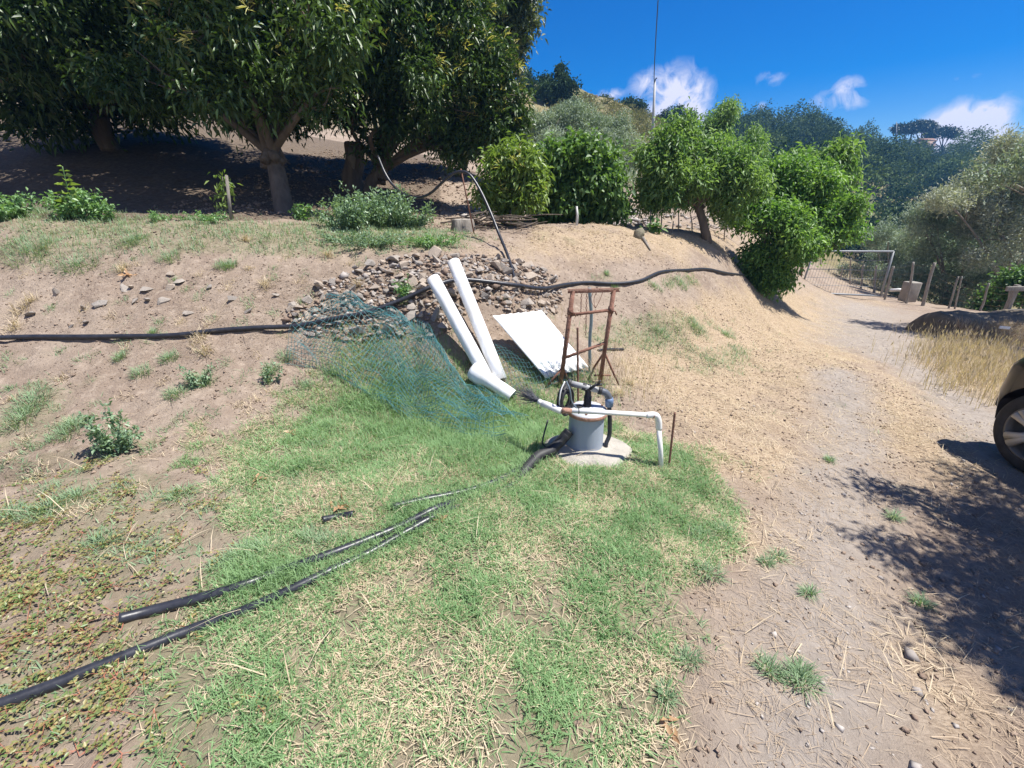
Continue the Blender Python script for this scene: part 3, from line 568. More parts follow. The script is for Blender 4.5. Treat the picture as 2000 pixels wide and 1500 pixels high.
RPOLY = [(545, 615), (620, 560), (690, 525), (760, 505), (860, 495), (960, 500), (1040, 515), (1085, 540), (1100, 575), (1085, 612), (1000, 612), (940, 590), (880, 640), (840, 665), (760, 655), (700, 670), (600, 655), (560, 640)]
# ------------------------------------------------ ground cover (what nobody could count)
def blades(P, az, lean, L, Wd, curve=.35):
    n = len(P); h = np.stack([np.cos(az), np.sin(az), 0 * az], 1); up = np.array([0, 0, 1.])
    d = unit(h * np.sin(lean)[:, None] + up * np.cos(lean)[:, None]); S = unit(np.cross(d, up) + 1e-6); L = L[:, None]; Wd = Wd[:, None]
    mid = P + d * L * .5; d2 = unit(d + h * curve - up * curve * .6); tip = mid + d2 * L * .5
    V = np.stack([P - S * Wd * .5, P + S * Wd * .5, mid - S * Wd * .42, mid + S * Wd * .42, tip], 1).reshape(-1, 3)
    k = (np.arange(n) * 5)[:, None]
    return V, [k + np.array([[0, 1, 3, 2]]), k + np.array([[2, 3, 4]])]
class Stuff:
    def __init__(s): s.V = []; s.F = []; s.R = []; s.n = 0
    def add(s, V, Fs, r): s.V.append(V); [s.F.append(f + s.n) for f in (Fs if isinstance(Fs, list) else [Fs])]; s.R.append(r); s.n += len(V)
    def build(s, name, m, label):
        o = mobj(name, np.concatenate(s.V), _merge(s.F), m, None, False, np.concatenate(s.R)); return tag(o, label, kind='stuff')
def sample(n, x0, x1, y0, y1, key, gamma=1.):
    X = rng.uniform(x0, x1, n); Y = rng.uniform(y0, y1, n); h = H0(X, Y); a, b = pix(X, Y, h)
    m = masks(X, Y, a, b); d = key(m, a, b, X, Y); k = (rng.random(n) < d) & np.isfinite(a) & (a > -150) & (a < 2150) & (b < 1600)
    return X[k], Y[k]
M_G1 = leafmat('lawn_blade', (.14, .255, .10), (.29, .43, .21), .35, .6, .3)
M_G2 = leafmat('bluish_blade', (.15, .24, .13), (.30, .40, .24), .3, .6, .3)
M_DRY = leafmat('straw_blade', (.42, .33, .22), (.62, .52, .38), .2, .7, .2)
M_DRYG = leafmat('dry_litter', (.26, .19, .13), (.52, .41, .29), .1, .8, .2)
PAD = gp(1147, 893); PAD = Vector((PAD.x + .02, PAD.y + .095, 0))
# lawn of couch grass
g = Stuff(); dry = Stuff()
def put(st, X, Y, L, Wd, lean0, lean1, z=0., curve=.35, az=None):
    n = len(X); P = np.stack([X, Y, H(X, Y) + z], 1); az = rng.uniform(0, 2 * np.pi, n) if az is None else az
    V, Fs = blades(P, az, rng.uniform(lean0, lean1, n), L * rng.uniform(.5, 1.25, n), Wd * rng.uniform(.7, 1.3, n), curve)
    st.add(V, Fs, np.repeat(rng.random(n) * .6 + .4 * vnoise(X * 3 + 5, Y * 3 + 8), 5))
thick = lambda px, py: 1 + 0 * px
X, Y = sample(900000, -3.6, 2.1, .65, 4.4, lambda m, a, b, x, y: np.clip(m['lawn'] * (.05 + .62 * np.clip(region_noise(x * 3, y * 3, .5) * 3.3 - 1.2, 0, 1) + .35 * (blob(a, b, 950, 900, 350, 110) + blob(a, b, 1250, 1000, 200, 110))), 0, .85) * (x * 0 + 1))
print('lawn', len(X)); pd = ((X - PAD.x) / .31) ** 2 + ((Y - PAD.y) / .255) ** 2 > 1; X, Y = X[pd], Y[pd]; kk = rng.random(len(X)) < .42 + .5 * np.clip(fbm(X + 31, Y + 7, .35, 3) * 3 - 1, 0, 1); put(g, X[kk], Y[kk], .062, .0036, .35, 1.5, 0, .5)
put(dry, X[~kk], Y[~kk], .06, .003, 1.0, 1.55, .004)
# tall thin fresh grass under the netting and round the pump
X, Y = sample(90000, -1.9, 1.2, 2.2, 4.2, lambda m, a, b, x, y: np.clip(blob(a, b, 860, 800, 170, 75) + blob(a, b, 980, 860, 110, 60) + .7 * blob(a, b, 760, 700, 110, 70) + .5 * blob(a, b, 1120, 730, 60, 40) + .35 * blob(a, b, 1040, 700, 60, 60), 0, 1) * .6)
pd = ((X - PAD.x) / .31) ** 2 + ((Y - PAD.y) / .255) ** 2 > 1; X, Y = X[pd], Y[pd]; put(g, X, Y, .11, .0032, .1, 1.0, 0, .6)
# grass closing over the hoses
HP = [(480, 1150), (540, 1122), (580, 1112), (700, 1066), (790, 1028), (850, 1000), (540, 1172), (640, 1122), (700, 1090), (780, 1050), (850, 1010), (900, 980), (950, 960), (1000, 930), (1030, 912), (900, 966), (780, 992), (480, 1120), (500, 1135), (1000, 905), (960, 930)]
for px, py in HP:
    c_ = gp(px, py); n = int(rng.integers(160, 420)); X = c_.x + rng.normal(0, .07, n); Y = c_.y + rng.normal(0, .045, n); put(g, X, Y, .085, .0034, .1, 1.1, 0, .6)
# sparse weeds in the bare soil
X, Y = sample(420000, -5.2, 1.8, .65, 5.2, lambda m, a, b, x, y: m['spar'] * np.clip(region_noise(x * 2.2 + 7, y * 2.2, .3) * 2.6 - 1.1, 0, 1) * .36)
g2 = Stuff(); put(g2, X, Y, .05, .0042, .4, 1.5, 0, .4)
X, Y = sample(300000, -8, 5, 3.2, 8.5, lambda m, a, b, x, y: m['crest'] * np.clip(region_noise(x * 2 + 3, y * 2, .3) * 2 - .45, 0, 1) * .75)
put(g2, X, Y, .08, .0045, .1, 1.3, 0, .4)
# tufts by place
TU = [(440,520,20),(330,505,22),(60,490,40),(150,520,30),(260,470,25),(330,700,18),(390,745,24),(345,770,22),(275,730,18),(530,725,20),(450,520,14),(600,755,14),(560,700,16),(650,730,22),(235,700,12),(130,850,26),(140,830,20),(60,790,34),(40,820,34),
      (20,1010,30),(90,1000,34),(150,970,20),(200,1060,26),(350,965,24),(470,1090,36),(520,1080,36),(560,1130,28),(430,1110,24),(610,1050,24),(660,1010,22),(640,1060,30),(1280,560,14),(1330,555,16),(1185,535,8),(1360,640,24),(1290,650,18),(1420,655,18),(1200,560,10),
      (1380,1120,26),(1340,1290,20),(1520,1090,12),(1495,1100,10),(1560,1330,26),(1500,1310,24),(1580,1160,10),(1620,900,10),(1745,1010,10),(1560,1310,16),(1800,1180,12),(1370,1050,24),(1415,1040,20),(1300,1360,16),(300,650,10),(780,560,12),(795,570,18),(790,590,14)]
for px, py, s in TU:
    c = gp(px, py); dep = (c - cam.location).length; r = s / F * dep; n = int(40 + 1400 * r)
    a = rng.uniform(0, 2 * np.pi, n); q = r * rng.random(n) ** .8 * .7; X = c.x + q * np.cos(a) * rng.uniform(.8, 1.5); Y = c.y + q * np.sin(a)
    put(g2, X, Y, .05 + r * .22, .0036, .15, 1.35, 0, .45, a + rng.normal(0, .9, n))
for _ in range(160):
    px, py = rng.uniform(0, 700), rng.uniform(480, 1000); c = gp(px, py); n = int(rng.integers(14, 50)); X = c.x + rng.normal(0, .03, n); Y = c.y + rng.normal(0, .03, n); put(g2 if rng.random() < .6 else dry, X, Y, .06, .0035, .3, 1.3, 0, .4)
g.build('grass', M_G1, 'fresh green couch grass of the lawn round the pump'); g2.build('weeds', M_G2, 'dusty blue green weeds and tufts in the bare soil')
# straw: matted on the bank top and road verge, loose stalks on the soil
X, Y = sample(500000, -1., 12., 1., 14., lambda m, a, b, x, y: m['straw'] * np.clip(region_noise(x * 2, y * 2, .4) * 2 - .5, 0, 1) * .6)
put(dry, X, Y, .085, .0036, 1.0, 1.56, .002, .3)
X, Y = sample(60000, -4., 4.5, .7, 5., lambda m, a, b, x, y: .05 + .35 * (a > 1280) * (b > 820) * np.clip(region_noise(x * 1.5 + 3, y * 1.5, .4) * 2.6 - .9, 0, 1) + .3 * blob(a, b, 400, 640, 260, 60) + .4 * blob(a, b, 620, 560, 200, 90))
lit = Stuff(); X = np.repeat(X, 5) + rng.normal(0, .05, len(X) * 5); Y = np.repeat(Y, 5) + rng.normal(0, .05, len(Y) * 5); put(lit, X, Y, .055, .0014, 1.2, 1.56, .004, .6)
X, Y = sample(2600, .8, 4.5, .9, 5.5, lambda m, a, b, x, y: .5 * (a > 1300)); X, Y = X[:900], Y[:900]; put(lit, X, Y, .17, .0026, 1.4, 1.56, .008, .5)
X, Y = sample(500, -3, 1.5, .9, 4.5, lambda m, a, b, x, y: .4 + 0 * a); put(dry, X, Y, .22, .004, .9, 1.5, .01, .4)
for px, py, s in [(40,610,30),(30,640,26),(60,590,20),(390,665,26),(400,690,24),(240,530,16),(520,560,22),(640,500,16),(700,560,20),(480,470,18),(930,720,30),(1230,750,16),(1210,770,18),(1230,860,16)]:
    c = gp(px, py); n = 90; X = c.x + rng.normal(0, s / 260, n) * .35; Y = c.y + rng.normal(0, s / 260, n) * .35; put(dry, X, Y, .13, .0035, .2, 1.4, 0, .5)
# standing dry grass in front of the mound
X, Y = sample(60000, 3., 9.5, 4., 9.5, lambda m, a, b, x, y: np.clip(1.3 * blob(a, b, 1930, 725, 85, 38) + .8 * blob(a, b, 1850, 690, 60, 22) + .5 * blob(a, b, 2010, 760, 60, 50), 0, 1) * .5)
put(dry, X, Y, .30, .0065, 0., .5, 0, .3)
P = np.stack([X, Y, H(X, Y) + .27], 1)[::6]; V, Fs = leaves(P, rdir(len(P)) * .35 + [0, 0, 1], .09, .018); dry.add(V, Fs, np.repeat(rng.random(len(P)), 4))
X, Y = sample(9000, .2, 2.2, 3., 5.2, lambda m, a, b, x, y: np.clip(blob(a, b, 1165, 740, 60, 30) + .5 * blob(a, b, 1235, 760, 60, 60) + .4 * blob(a, b, 1000, 620, 90, 50), 0, 1) * .4)
put(dry, X, Y, .26, .003, 0., .5, 0, .4)
C_MOUND = []
dry.build('dry_grass', M_DRY, 'straw coloured dead grass matted on the bank and verge'); lit.build('straw_litter', M_DRYG, 'loose brown stalks strewn over the bare soil')
# soil clods, grit
def bits(X, Y, s, z=.3):
    n = len(X); o = np.array([[1, 0, 0], [-1, 0, 0], [0, 1, 0], [0, -1, 0], [0, 0, 1], [0, 0, -1.]])
    V = o[None] * (s * rng.uniform(.5, 1.2, n))[:, None, None] * rng.uniform(.55, 1.2, (n, 6, 1)) + rng.normal(size=(n, 6, 3)) * (s * .18 if np.isscalar(s) else s[:, None, None] * .18)
    V = V * np.array([1, 1, .6]); V += np.stack([X, Y, H(X, Y)], 1)[:, None] + np.array([0, 0, 1]) * (s * z if np.isscalar(s) else (s * z)[:, None, None])
    f = np.array([[0, 2, 4], [2, 1, 4], [1, 3, 4], [3, 0, 4], [2, 0, 5], [1, 2, 5], [3, 1, 5], [0, 3, 5]])
    return V.reshape(-1, 3), ((np.arange(n) * 6)[:, None, None] + f).reshape(-1, 3), np.repeat(rng.random(n), 6)
M_CLOD = mat('clod', (.20, .145, .11), (.32, .24, .18), rough=.95, attr=True, spec=.1, bump=.4, bscale=120)
M_GRIT = mat('grit', (.24, .21, .19), (.44, .40, .36), rough=.9, attr=True, spec=.2)
c = Stuff(); X, Y = sample(110000, -6, 5, .7, 8, lambda m, a, b, x, y: (1 - m['lawn'] * .8) * (1 - m['track'] * .8) * np.clip(region_noise(x * 1.7, y * 1.7, .3) * 2 - .45, .05, 1) * .75)
s = np.clip(np.exp(rng.normal(math.log(.006), .55, len(X))), 0, .017); c.add(*bits(X, Y, s))
X, Y = sample(30000, -6, -1, 7, 16, lambda m, a, b, x, y: .25 + 0 * a); c.add(*bits(X, Y, np.exp(rng.normal(math.log(.018), .5, len(X)))))
X, Y = sample(60000, -2.6, .9, 3.5, 6.5, lambda m, a, b, x, y: 1. * inpoly(a, b, RPOLY)); X, Y = X[:1500], Y[:1500]; c.add(*bits(X, Y, np.exp(rng.normal(math.log(.026), .35, len(X)))))
c.build('soil_clods', M_CLOD, 'crumbled clods of dry brown soil')
c = Stuff(); X, Y = sample(40000, .5, 9, .7, 12, lambda m, a, b, x, y: m['track'] * .6); c.add(*bits(X, Y, np.exp(rng.normal(math.log(.005), .5, len(X)))))
X, Y = sample(500, .8, 4, .8, 4, lambda m, a, b, x, y: .5 + 0 * a); c.add(*bits(X, Y, np.exp(rng.normal(math.log(.013), .4, len(X))), .1))
X, Y = sample(9000, -1, 5, 9, 20, lambda m, a, b, x, y: np.clip(blob(a, b, 850, 415, 110, 22) + blob(a, b, 1200, 430, 80, 16) + .6 * blob(a, b, 450, 310, 160, 40), 0, 1) * .5); c.add(*bits(X, Y, np.exp(rng.normal(math.log(.06), .4, len(X)))))
X, Y = sample(60000, -2.6, .9, 3.5, 6.5, lambda m, a, b, x, y: 1. * inpoly(a, b, RPOLY)); X, Y = X[:700], Y[:700]; c.add(*bits(X, Y, np.exp(rng.normal(math.log(.024), .35, len(X)))))
c.build('gravel', M_GRIT, 'grey grit and small stones on the track and slope')
# creeping weeds with red stems at the near edge
c = Stuff(); rs = Stuff(); X, Y = sample(7000, -3.2, -.2, .6, 2.6, lambda m, a, b, x, y: np.clip(blob(a, b, 120, 1150, 260, 190) + blob(a, b, 300, 1430, 330, 90) + blob(a, b, 40, 1400, 160, 160), 0, 1) * .15 * (1 - m['lawn'] * .9))
for x, y in zip(X, Y):
    z = Hs(x, y); k = int(rng.integers(3, 6)); sa = rng.uniform(0, 6.28, k); sL = rng.uniform(.05, .15, k); m_ = k * 9; ai = np.repeat(sa, 9); r = np.repeat(sL, 9) * np.tile(np.linspace(.2, 1, 9), k)
    P = np.stack([x + r * np.cos(ai), y + r * np.sin(ai), z + .012 + .01 * rng.random(m_)], 1); a = ai + rng.choice([-1, 1], m_) * rng.uniform(.5, 1.4, m_); D = np.stack([np.cos(a), np.sin(a), rng.normal(.25, .3, m_)], 1)
    V, Fs = leaves(P, D, .017 * rng.uniform(.6, 1.4, m_), .011, .15, .1); c.add(V, Fs, np.repeat(rng.random(m_), 4))
    V, Fs = blades(np.tile([x, y, z + .012], (k, 1)), sa, np.full(k, 1.5), sL, np.full(k, .0022), .02); rs.add(V, Fs, np.full(k * 5, .5))
c.build('ground_weeds', leafmat('purslane_leaf', (.11, .20, .06), (.34, .27, .11), .25), 'low creeping weeds with small round leaves in the near soil')
rs.build('red_stems', leafmat('red_stem', (.30, .12, .08), (.42, .17, .1), .1), 'red creeping stems among the low weeds')
# bushy weeds on the terrace edge
def weed(name, px, py, w, h, n, m, label, L=.05, grp=None, Y=None):
    b = gp(px, py); dep = (b - cam.location).length; rw = w / F * dep; rh = h / F * dep
    t = thing(name, b, label, 'weed', grp); mb = MB(); VV = []; k = max(5, int(n / 45))
    tips = []
    for _ in range(k):
        a = rng.uniform(0, 6.28); r = rw * rng.random() ** .5 * .75; e = b + Vector((r * math.cos(a) * 1.5, r * math.sin(a), rh * rng.uniform(.3, 1.1))); s = b + Vector((r * .35 * math.cos(a), r * .35 * math.sin(a), -.02))
        P = smoothpath([s, s.lerp(e, .5) + Vector(rng.normal(size=3) * .015), e], 4); mb.add(*tube(P, np.linspace(.004, .0015, len(P)), 4)); tips.append(P)
    mb.build('stem', m, t); Pt = np.concatenate([p[2:] for p in tips]); i = rng.integers(len(Pt), size=n)
    P = Pt[i] + rng.normal(size=(n, 3)) * [L * .5, L * .5, L * .3]; V, Fs = leaves(P, rdir(n) + [0, 0, .25], L * rng.uniform(.6, 1.3, n), L * .5, .2, .15)
    leaf_obj('leaves', [(V, Fs, np.repeat(rng.random(n), 4))], m, t); return t
for i, (px, py, w, h, n, lb) in enumerate([(740,440,70,60,1700,'tallest clump of soft green weeds at the foot of the sawn trunk'), (675,445,45,45,900,'green weed clump spilling over the terrace edge beside the tall clump'),
      (800,445,45,42,800,'leafy weed clump on the terrace edge nearest the hose loop'), (720,478,80,22,1300,'low mat of weeds hanging below the tall clump'), (840,478,60,16,700,'thin weeds trailing towards the tree stump'),
      (130,425,30,30,380,'weed clump round the foot of the tall broad leaved weed'), (20,428,36,34,600,'weed clump on the terrace at the frame edge'), (180,428,22,34,300,'small upright weeds beside the tall broad leaved weed'), (210,430,14,22,150,'little weed with whitish tips in front of the shade'),
      (310,432,14,16,120,'small weed before the shade, nearest the staked sapling'), (590,430,18,30,200,'thin upright weed in front of the chestnut trunk'), (400,432,44,14,350,'low weeds around the staked sapling')]):
    weed('weed', px, py, w, h, int(n * 1.8), M_WEED if i not in (0, 1, 2, 3) else M_THI, lb, .055 if h > 25 else .035, 'weeds along the terrace edge')
weed('thistle', 232, 880, 34, 62, 900, M_THI, 'dark blue green thistle standing in the bare soil below the hose', .035)
weed('weed', 395, 755, 22, 30, 300, M_THI, 'small blue green weed higher up the bare soil slope than the thistle', .03)
weed('weed', 792, 585, 18, 42, 260, M_WEED, 'bright green weed growing out of the rubble by the hose', .035)
weed('weed', 535, 745, 18, 30, 200, M_THI, 'small dark weed in bare soil near the netting', .03)
# tall broad leaved weed
b = gp(140, 425); t = thing('tall_weed', b, 'tall broad leaved weed standing sunlit against the shade', 'weed'); Y = b.y
P = smoothpath([b, wp(134, 380, Y), wp(122, 325, Y)], 6); MB().add(*tube(P, np.linspace(.011, .004, len(P)), 6)).build('stem', M_WEED, t)
n = 26; i = np.linspace(2, len(P) - 1, n).astype(int); Pb = np.asarray(P)[i]; a = np.arange(n) * 2.4; sz = np.interp(np.linspace(0, 1, n), [0, .6, 1], [.2, .15, .06])
V, Fs = leaves(Pb, np.stack([np.cos(a), np.sin(a), np.full(n, .35)], 1), sz, sz * .5, .2, .25); leaf_obj('leaves', [(V, Fs, np.repeat(rng.random(n) * .4 + .6, 4))], M_YG, t)
# sapling and its stake
b = gp(440, 425); t = thing('sapling', b, 'thin staked sapling with small yellow green leaves before the shade', 'sapling'); Y = b.y
P = smoothpath([b, wp(440, 385, Y), wp(434, 345, Y)], 5); MB().add(*tube(P, np.linspace(.008, .003, len(P)), 5)).build('stem', M_BARKG, t)
n = 120; i = rng.integers(3, len(P), n); V, Fs = leaves(np.asarray(P)[i] + rng.normal(size=(n, 3)) * [.06, .05, .05], rdir(n) - [0, 0, .5], .085, .024, .2, .2); leaf_obj('leaves', [(V, Fs, np.repeat(rng.random(n), 4))], M_YG, t)
s = gp(450, 430); mb = MB(); mb.add(*tube([s - Vector((0, 0, .1)), wp(442, 342, s.y)], [.022, .018], 7)); tag(mb.build('wooden_stake', M_BARKG), 'grey wooden stake tied to the thin sapling', 'stake')
# plants in the orchard row
for px, py, w, h, lb in ((1218, 440, 12, 34, 'little fig sprout on a bare stick by the fig tree'), (1275, 455, 12, 20, 'small green seedling near the orchard stakes')):
    weed('young_plant', px, py, w, h, 70, M_FIG, lb, .12)
# dead leaves on the lawn
LB = [(660,990,20,'largest curled orange brown dead leaf lying on the grass by the short hose piece'),(508,940,12,'curled brown dead leaf at the edge of the lawn, higher up than the big one'),(570,850,10,'small orange dead leaf near the netting'),(1085,868,9,'rusty orange dead leaf beside the thick black pipe'),(1120,976,8,'small reddish dead leaf in the grass below the concrete base'),(860,1020,12,'patch of withered reddish leaf in the grass between the hoses'),(1310,1420,16,'round tan dead leaf on the bare soil at the lawn edge'),(250,540,9,'pale dead leaf among half buried stones')]
for px, py, s, lb in LB:
    c = gp(px, py, .02); r = s / F * (c - cam.location).length; n = 9; D = rdir(n) * [1, 1, .35]; V, Fs = leaves(np.tile(tuple(c), (n, 1)) + rng.normal(size=(n, 3)) * [r * .3, r * .3, .004], D, r * 1.1, r * .5, .3, -.1)
    o = mobj('dead_leaf', V, Fs, M_DEAD if 'M_DEAD' in globals() else globals().setdefault('M_DEAD', leafmat('dead_leaf', (.34, .19, .10), (.5, .33, .19), .2)), None, False, np.repeat(rng.random(n), 4)); tag(o, lb, 'dead leaf', 'dead leaves on the ground')
# ------------------------------------------------ object materials
M_HOSE = mat('black_hose', (.012, .013, .018), (.035, .036, .045), rough=.38, scale=30, spec=.5, bump=.05)
M_RUB = mat('black_rubber', (.012, .012, .014), (.04, .04, .042), rough=.6, scale=20)
M_PVC = mat('white_pvc', (.80, .80, .78), (.62, .60, .56), rough=.35, scale=6, contrast=.6)
M_WHT = mat('white_pipe', (.86, .87, .88), (.66, .64, .60), rough=.35, scale=11, contrast=1.1, stretch=(1, 1, .35))
M_SHEET = mat('white_sheet', (.90, .90, .88), (.80, .80, .78), rough=.45, scale=5, contrast=.5)
M_CAS = mat('grey_casing', (.25, .29, .35), (.33, .37, .43), rough=.55, scale=5, bump=.08, bscale=30, stretch=(1, 1, .2))
M_CON = mat('concrete', (.40, .37, .32), (.29, .265, .225), rough=.95, scale=9, bump=.6, bscale=50)
M_RUST = mat('rust', (.13, .058, .038), (.26, .13, .09), rough=.85, scale=26, bump=.4, bscale=80)
M_RUSTL = mat('light_rust', (.42, .24, .17), (.26, .14, .10), rough=.9, scale=26, bump=.3, bscale=80)
M_GALV = mat('galvanised', (.19, .20, .21), (.29, .30, .31), rough=.6, metal=.3, scale=20)
M_WOODG = mat('weathered_wood', (.36, .33, .29), (.20, .18, .15), rough=.9, scale=10, bump=.6, bscale=30, stretch=(4, 4, .5))
M_NET = mat('green_netting', (.03, .12, .135), (.06, .20, .21), rough=.45, scale=9)
M_BLUE = mat('blue_plastic', (.10, .16, .28), (.16, .22, .34), rough=.5, scale=20)
M_STONES = [mat('stone', a, b, rough=.9, scale=7, bump=.5, bscale=35) for a, b in (((.27, .235, .20), (.38, .33, .28)), ((.21, .19, .17), (.32, .28, .24)), ((.33, .27, .215), (.42, .345, .27)))]
def rod(mb, a, b, r, n=8, r2=None): mb.add(*tube([a, Vector(a).lerp(Vector(b), .5), b], [r, (r + (r2 or r)) / 2, r2 or r], n)); return mb
def hose(name, pts, r, label, cat='hose', m=None, sag=0, grp=None, hollow=True, n=12, seg=10):
    P = smoothpath(pts, seg); V, Fs = pipe(P, r, r * .78, n) if hollow else tube(P, r, n)
    return tag(MB().add(V, Fs).build(name, m or M_HOSE), label, cat, grp)
def onground(L, lift): return [gp(a, b, lift) for a, b in L]
# --- hoses
up_h = [(-60, 668), (60, 664), (150, 664), (250, 663), (340, 661), (420, 652), (500, 646), (580, 645), (650, 640), (720, 626), (790, 600), (850, 574), (905, 562), (1000, 571), (1060, 577), (1105, 562), (1150, 556), (1200, 558), (1250, 552), (1290, 535), (1340, 531), (1380, 529), (1420, 537), (1452, 540)]
hose('black_hose', [gp(a, b, .03 + .055 * float(np.clip((a - 560) / 80, 0, 1) * np.clip((1120 - a) / 60, 0, 1))) for a, b in up_h], .023, 'long black hose running across the whole bank, past the rubble and behind the rusty frame', seg=8)
hose('black_hose', onground([(236, 1216), (300, 1199), (380, 1178), (470, 1152), (540, 1125), (620, 1098), (700, 1068), (780, 1035), (850, 1000)], .02) + onground([(910, 972), (970, 948), (1020, 915)], -.004), .0225, 'upper black hose on the lawn with its open flared end on the soil')
hose('black_hose', onground([(-80, 1412), (0, 1382), (100, 1345), (190, 1308), (280, 1272), (380, 1232), (470, 1200), (560, 1160), (640, 1122), (720, 1085), (790, 1045), (850, 1012)], .012) + onground([(905, 985), (970, 962), (1035, 925)], -.008), .0225, 'lower black hose on the lawn, reaching from the frame edge below the other one')
hose('black_hose', onground([(630, 1020), (660, 1014), (692, 1008)], .015), .02, 'short piece of black hose poking out of the grass')
hose('black_hose', onground([(768, 994), (830, 980), (900, 966), (950, 952), (1000, 928), (1040, 895)], .015), .021, 'black hose half sunk in the grass just before the pump')
t = thing('suction_pipe', gp(1075, 880), 'thick black ribbed pipe running from the pump casing down into the grass', 'pipe')
Yp = gp(1147, 893).y; Q_ = [wp(1112, 842, Yp + .04), wp(1095, 862, Yp + .02), wp(1075, 880, Yp - .03), gp(1050, 903, .045), gp(1028, 922, .02), gp(1005, 940, -.03)]
P = smoothpath(Q_, 26); R = .034 + .0035 * (np.arange(len(P)) % 2); MB().add(*tube(P, R, 14)).build('pipe_body', M_RUB, t); mb = MB(); mb.add(*tube(P[8:16], .037, 14)); mb.build('collar', M_RUB, t)
# loop hose held up on a stake
lp = [(738, 305, 7.6), (752, 338, 7.5), (768, 362, 7.4), (790, 380, 7.2), (815, 386, 7.0), (840, 378, 6.9), (862, 358, 6.8), (882, 341, 6.7), (900, 335, 6.65), (918, 342, 6.6), (938, 372, 6.5), (958, 415, 6.3), (975, 458, 6.1), (992, 500, 5.7), (1004, 540, 5.3), (1012, 575, 5.0), (1018, 603, 4.8)]
hose('black_hose', [wp(a, b, Y) for a, b, Y in lp], .019, 'black hose swinging in a loop from the trees over a thin stake to the sheet', hollow=False, seg=6)
mb = MB(); s = gp(928, 455); rod(mb, s - Vector((0, 0, .1)), wp(900, 330, 6.66), .011, 6); tag(mb.build('hose_stake', M_RUST), 'thin rusty stake propping up the top of the hose loop', 'stake')
hose('cable', onground([(1188, 884), (1215, 887), (1245, 893)], .008), .006, 'thin black cable leading over the concrete base', 'cable', hollow=False)
hose('black_hose', onground([(1168, 686), (1190, 684), (1217, 684)], .012), .014, 'short end of black hose on the ground behind the rusty frame')
hose('vine_stem', [gp(1078, 878, .0), wp(1060, 865, Yp + .1), wp(1070, 820, Yp + .2)], .006, 'thin dark twisted cable hanging beside the thick black pipe', 'cable', hollow=False)
# --- tree stump, log, stakes in orchard
c = gp(905, 452); dep = (c - cam.location).length; r = 20 / F * dep
t = thing('tree_stump', c, 'low grey tree stump with a flat cut top at the foot of the hose loop', 'stump')
V, Fs = lathe(c, [(r * 1.2, -.1), (r * 1.12, .02), (r * 1.0, .08), (r * .93, r * 1.0), (r * .85, r * 1.05)], 20); a = np.arctan2(V[:, 1] - c.y, V[:, 0] - c.x); V[:, :2] += ((.12 * r * np.sin(a * 5) + .07 * r * np.sin(a * 9 + 1))[:, None] * np.stack([np.cos(a), np.sin(a)], 1)); MB().add(V, Fs).build('stem', M_BARKG, t)
V, Fs = lathe(c, [(r * .85, r * 1.05), (r * .5, r * 1.07), (.001, r * 1.06)], 20); a = np.arctan2(V[:, 1] - c.y, V[:, 0] - c.x); V[:, :2] += ((.12 * r * np.sin(a * 5))[:, None] * np.stack([np.cos(a), np.sin(a)], 1)) * (np.hypot(V[:, 0] - c.x, V[:, 1] - c.y) / r)[:, None]; MB().add(V, Fs).build('cut_top', mat('cut_wood', (.44, .40, .35), (.30, .27, .24), rough=.9, scale=14), t)
c = gp(1253, 466); t = thing('log', c, 'short mossy log standing on the bank top with a root trailing down', 'log')
P = smoothpath([c + Vector((-.05, 0, -.03)), wp(1247, 458, c.y), wp(1254, 449, c.y + .05)], 5); V, Fs = tube(P, np.interp(np.linspace(0, 1, len(P)), [0, .5, 1], [.07, .095, .06]), 12); V += (vnoise(V[:, 0] * 20, V[:, 2] * 20 + V[:, 1] * 9)[:, None] - .5) * .04; MB().add(V, Fs).build('stem', mat('mossy_wood', (.10, .10, .055), (.26, .22, .16), rough=.95, scale=16, bump=.6), t)
mb = MB(); mb.add(*tube(smoothpath([gp(1255, 468, .03), gp(1262, 478, .02), gp(1270, 490, .01)], 4), np.linspace(.03, .012, 9), 6)); mb.build('root', M_BARKG, t)
def stake(px, pb, pt, r, lb, m=M_WOODG, nm='wooden_stake', dx=0, grp='stakes in the orchard'):
    s = gp(px, pb); mb = MB(); V, Fs = tube([s - Vector((0, 0, .1)), s.lerp(wp(px + dx, pt, s.y), .5) + Vector((r * .6, 0, 0)), wp(px + dx, pt, s.y)], [r * 1.1, r, r * .85], 7); mb.add(V, Fs); tag(mb.build(nm, m), lb, 'stake', grp)
stake(1126, 440, 403, .022, 'whitish post under the edge of the fig tree', mat('white_post', (.6, .59, .57), (.45, .44, .42), scale=12))
for px, pb, pt, dx, lb in ((1291, 448, 415, 1, 'thin stake in the orchard slope, nearest the fig side'), (1325, 454, 415, 0, 'second thin orchard stake, straight and rusty'), (1312, 452, 432, 3, 'short leaning orchard stake between two thin ones'), (1353, 455, 420, -4, 'thin orchard stake nearest the walnut trunk'), (1270, 446, 412, 0, 'thin stake beside the green seedling'), (985, 438, 400, 2, 'thin stake behind the loop of hose'), (1415, 470, 425, 0, 'thin stake behind the walnut trunk')):
    stake(px, pb, pt, .012, lb, M_BARKG, 'orchard_stake', dx)
t = thing('branch_pile', gp(1392, 452), 'heap of bleached cut branches behind the walnut trunk', 'branches'); mb = MB(); c = gp(1392, 455)
for _ in range(34):
    a = rng.uniform(0, 6.28); p = c + Vector((rng.normal() * .45, rng.normal() * .2, rng.uniform(.03, .35))); q = p + Vector((math.cos(a) * rng.uniform(.3, .8), math.sin(a) * .3, rng.uniform(-.1, .3))); mb.add(*tube(smoothpath([p, p.lerp(q, .5) + Vector(rng.normal(size=3) * .05), q], 3), np.linspace(.016, .006, 7), 5))
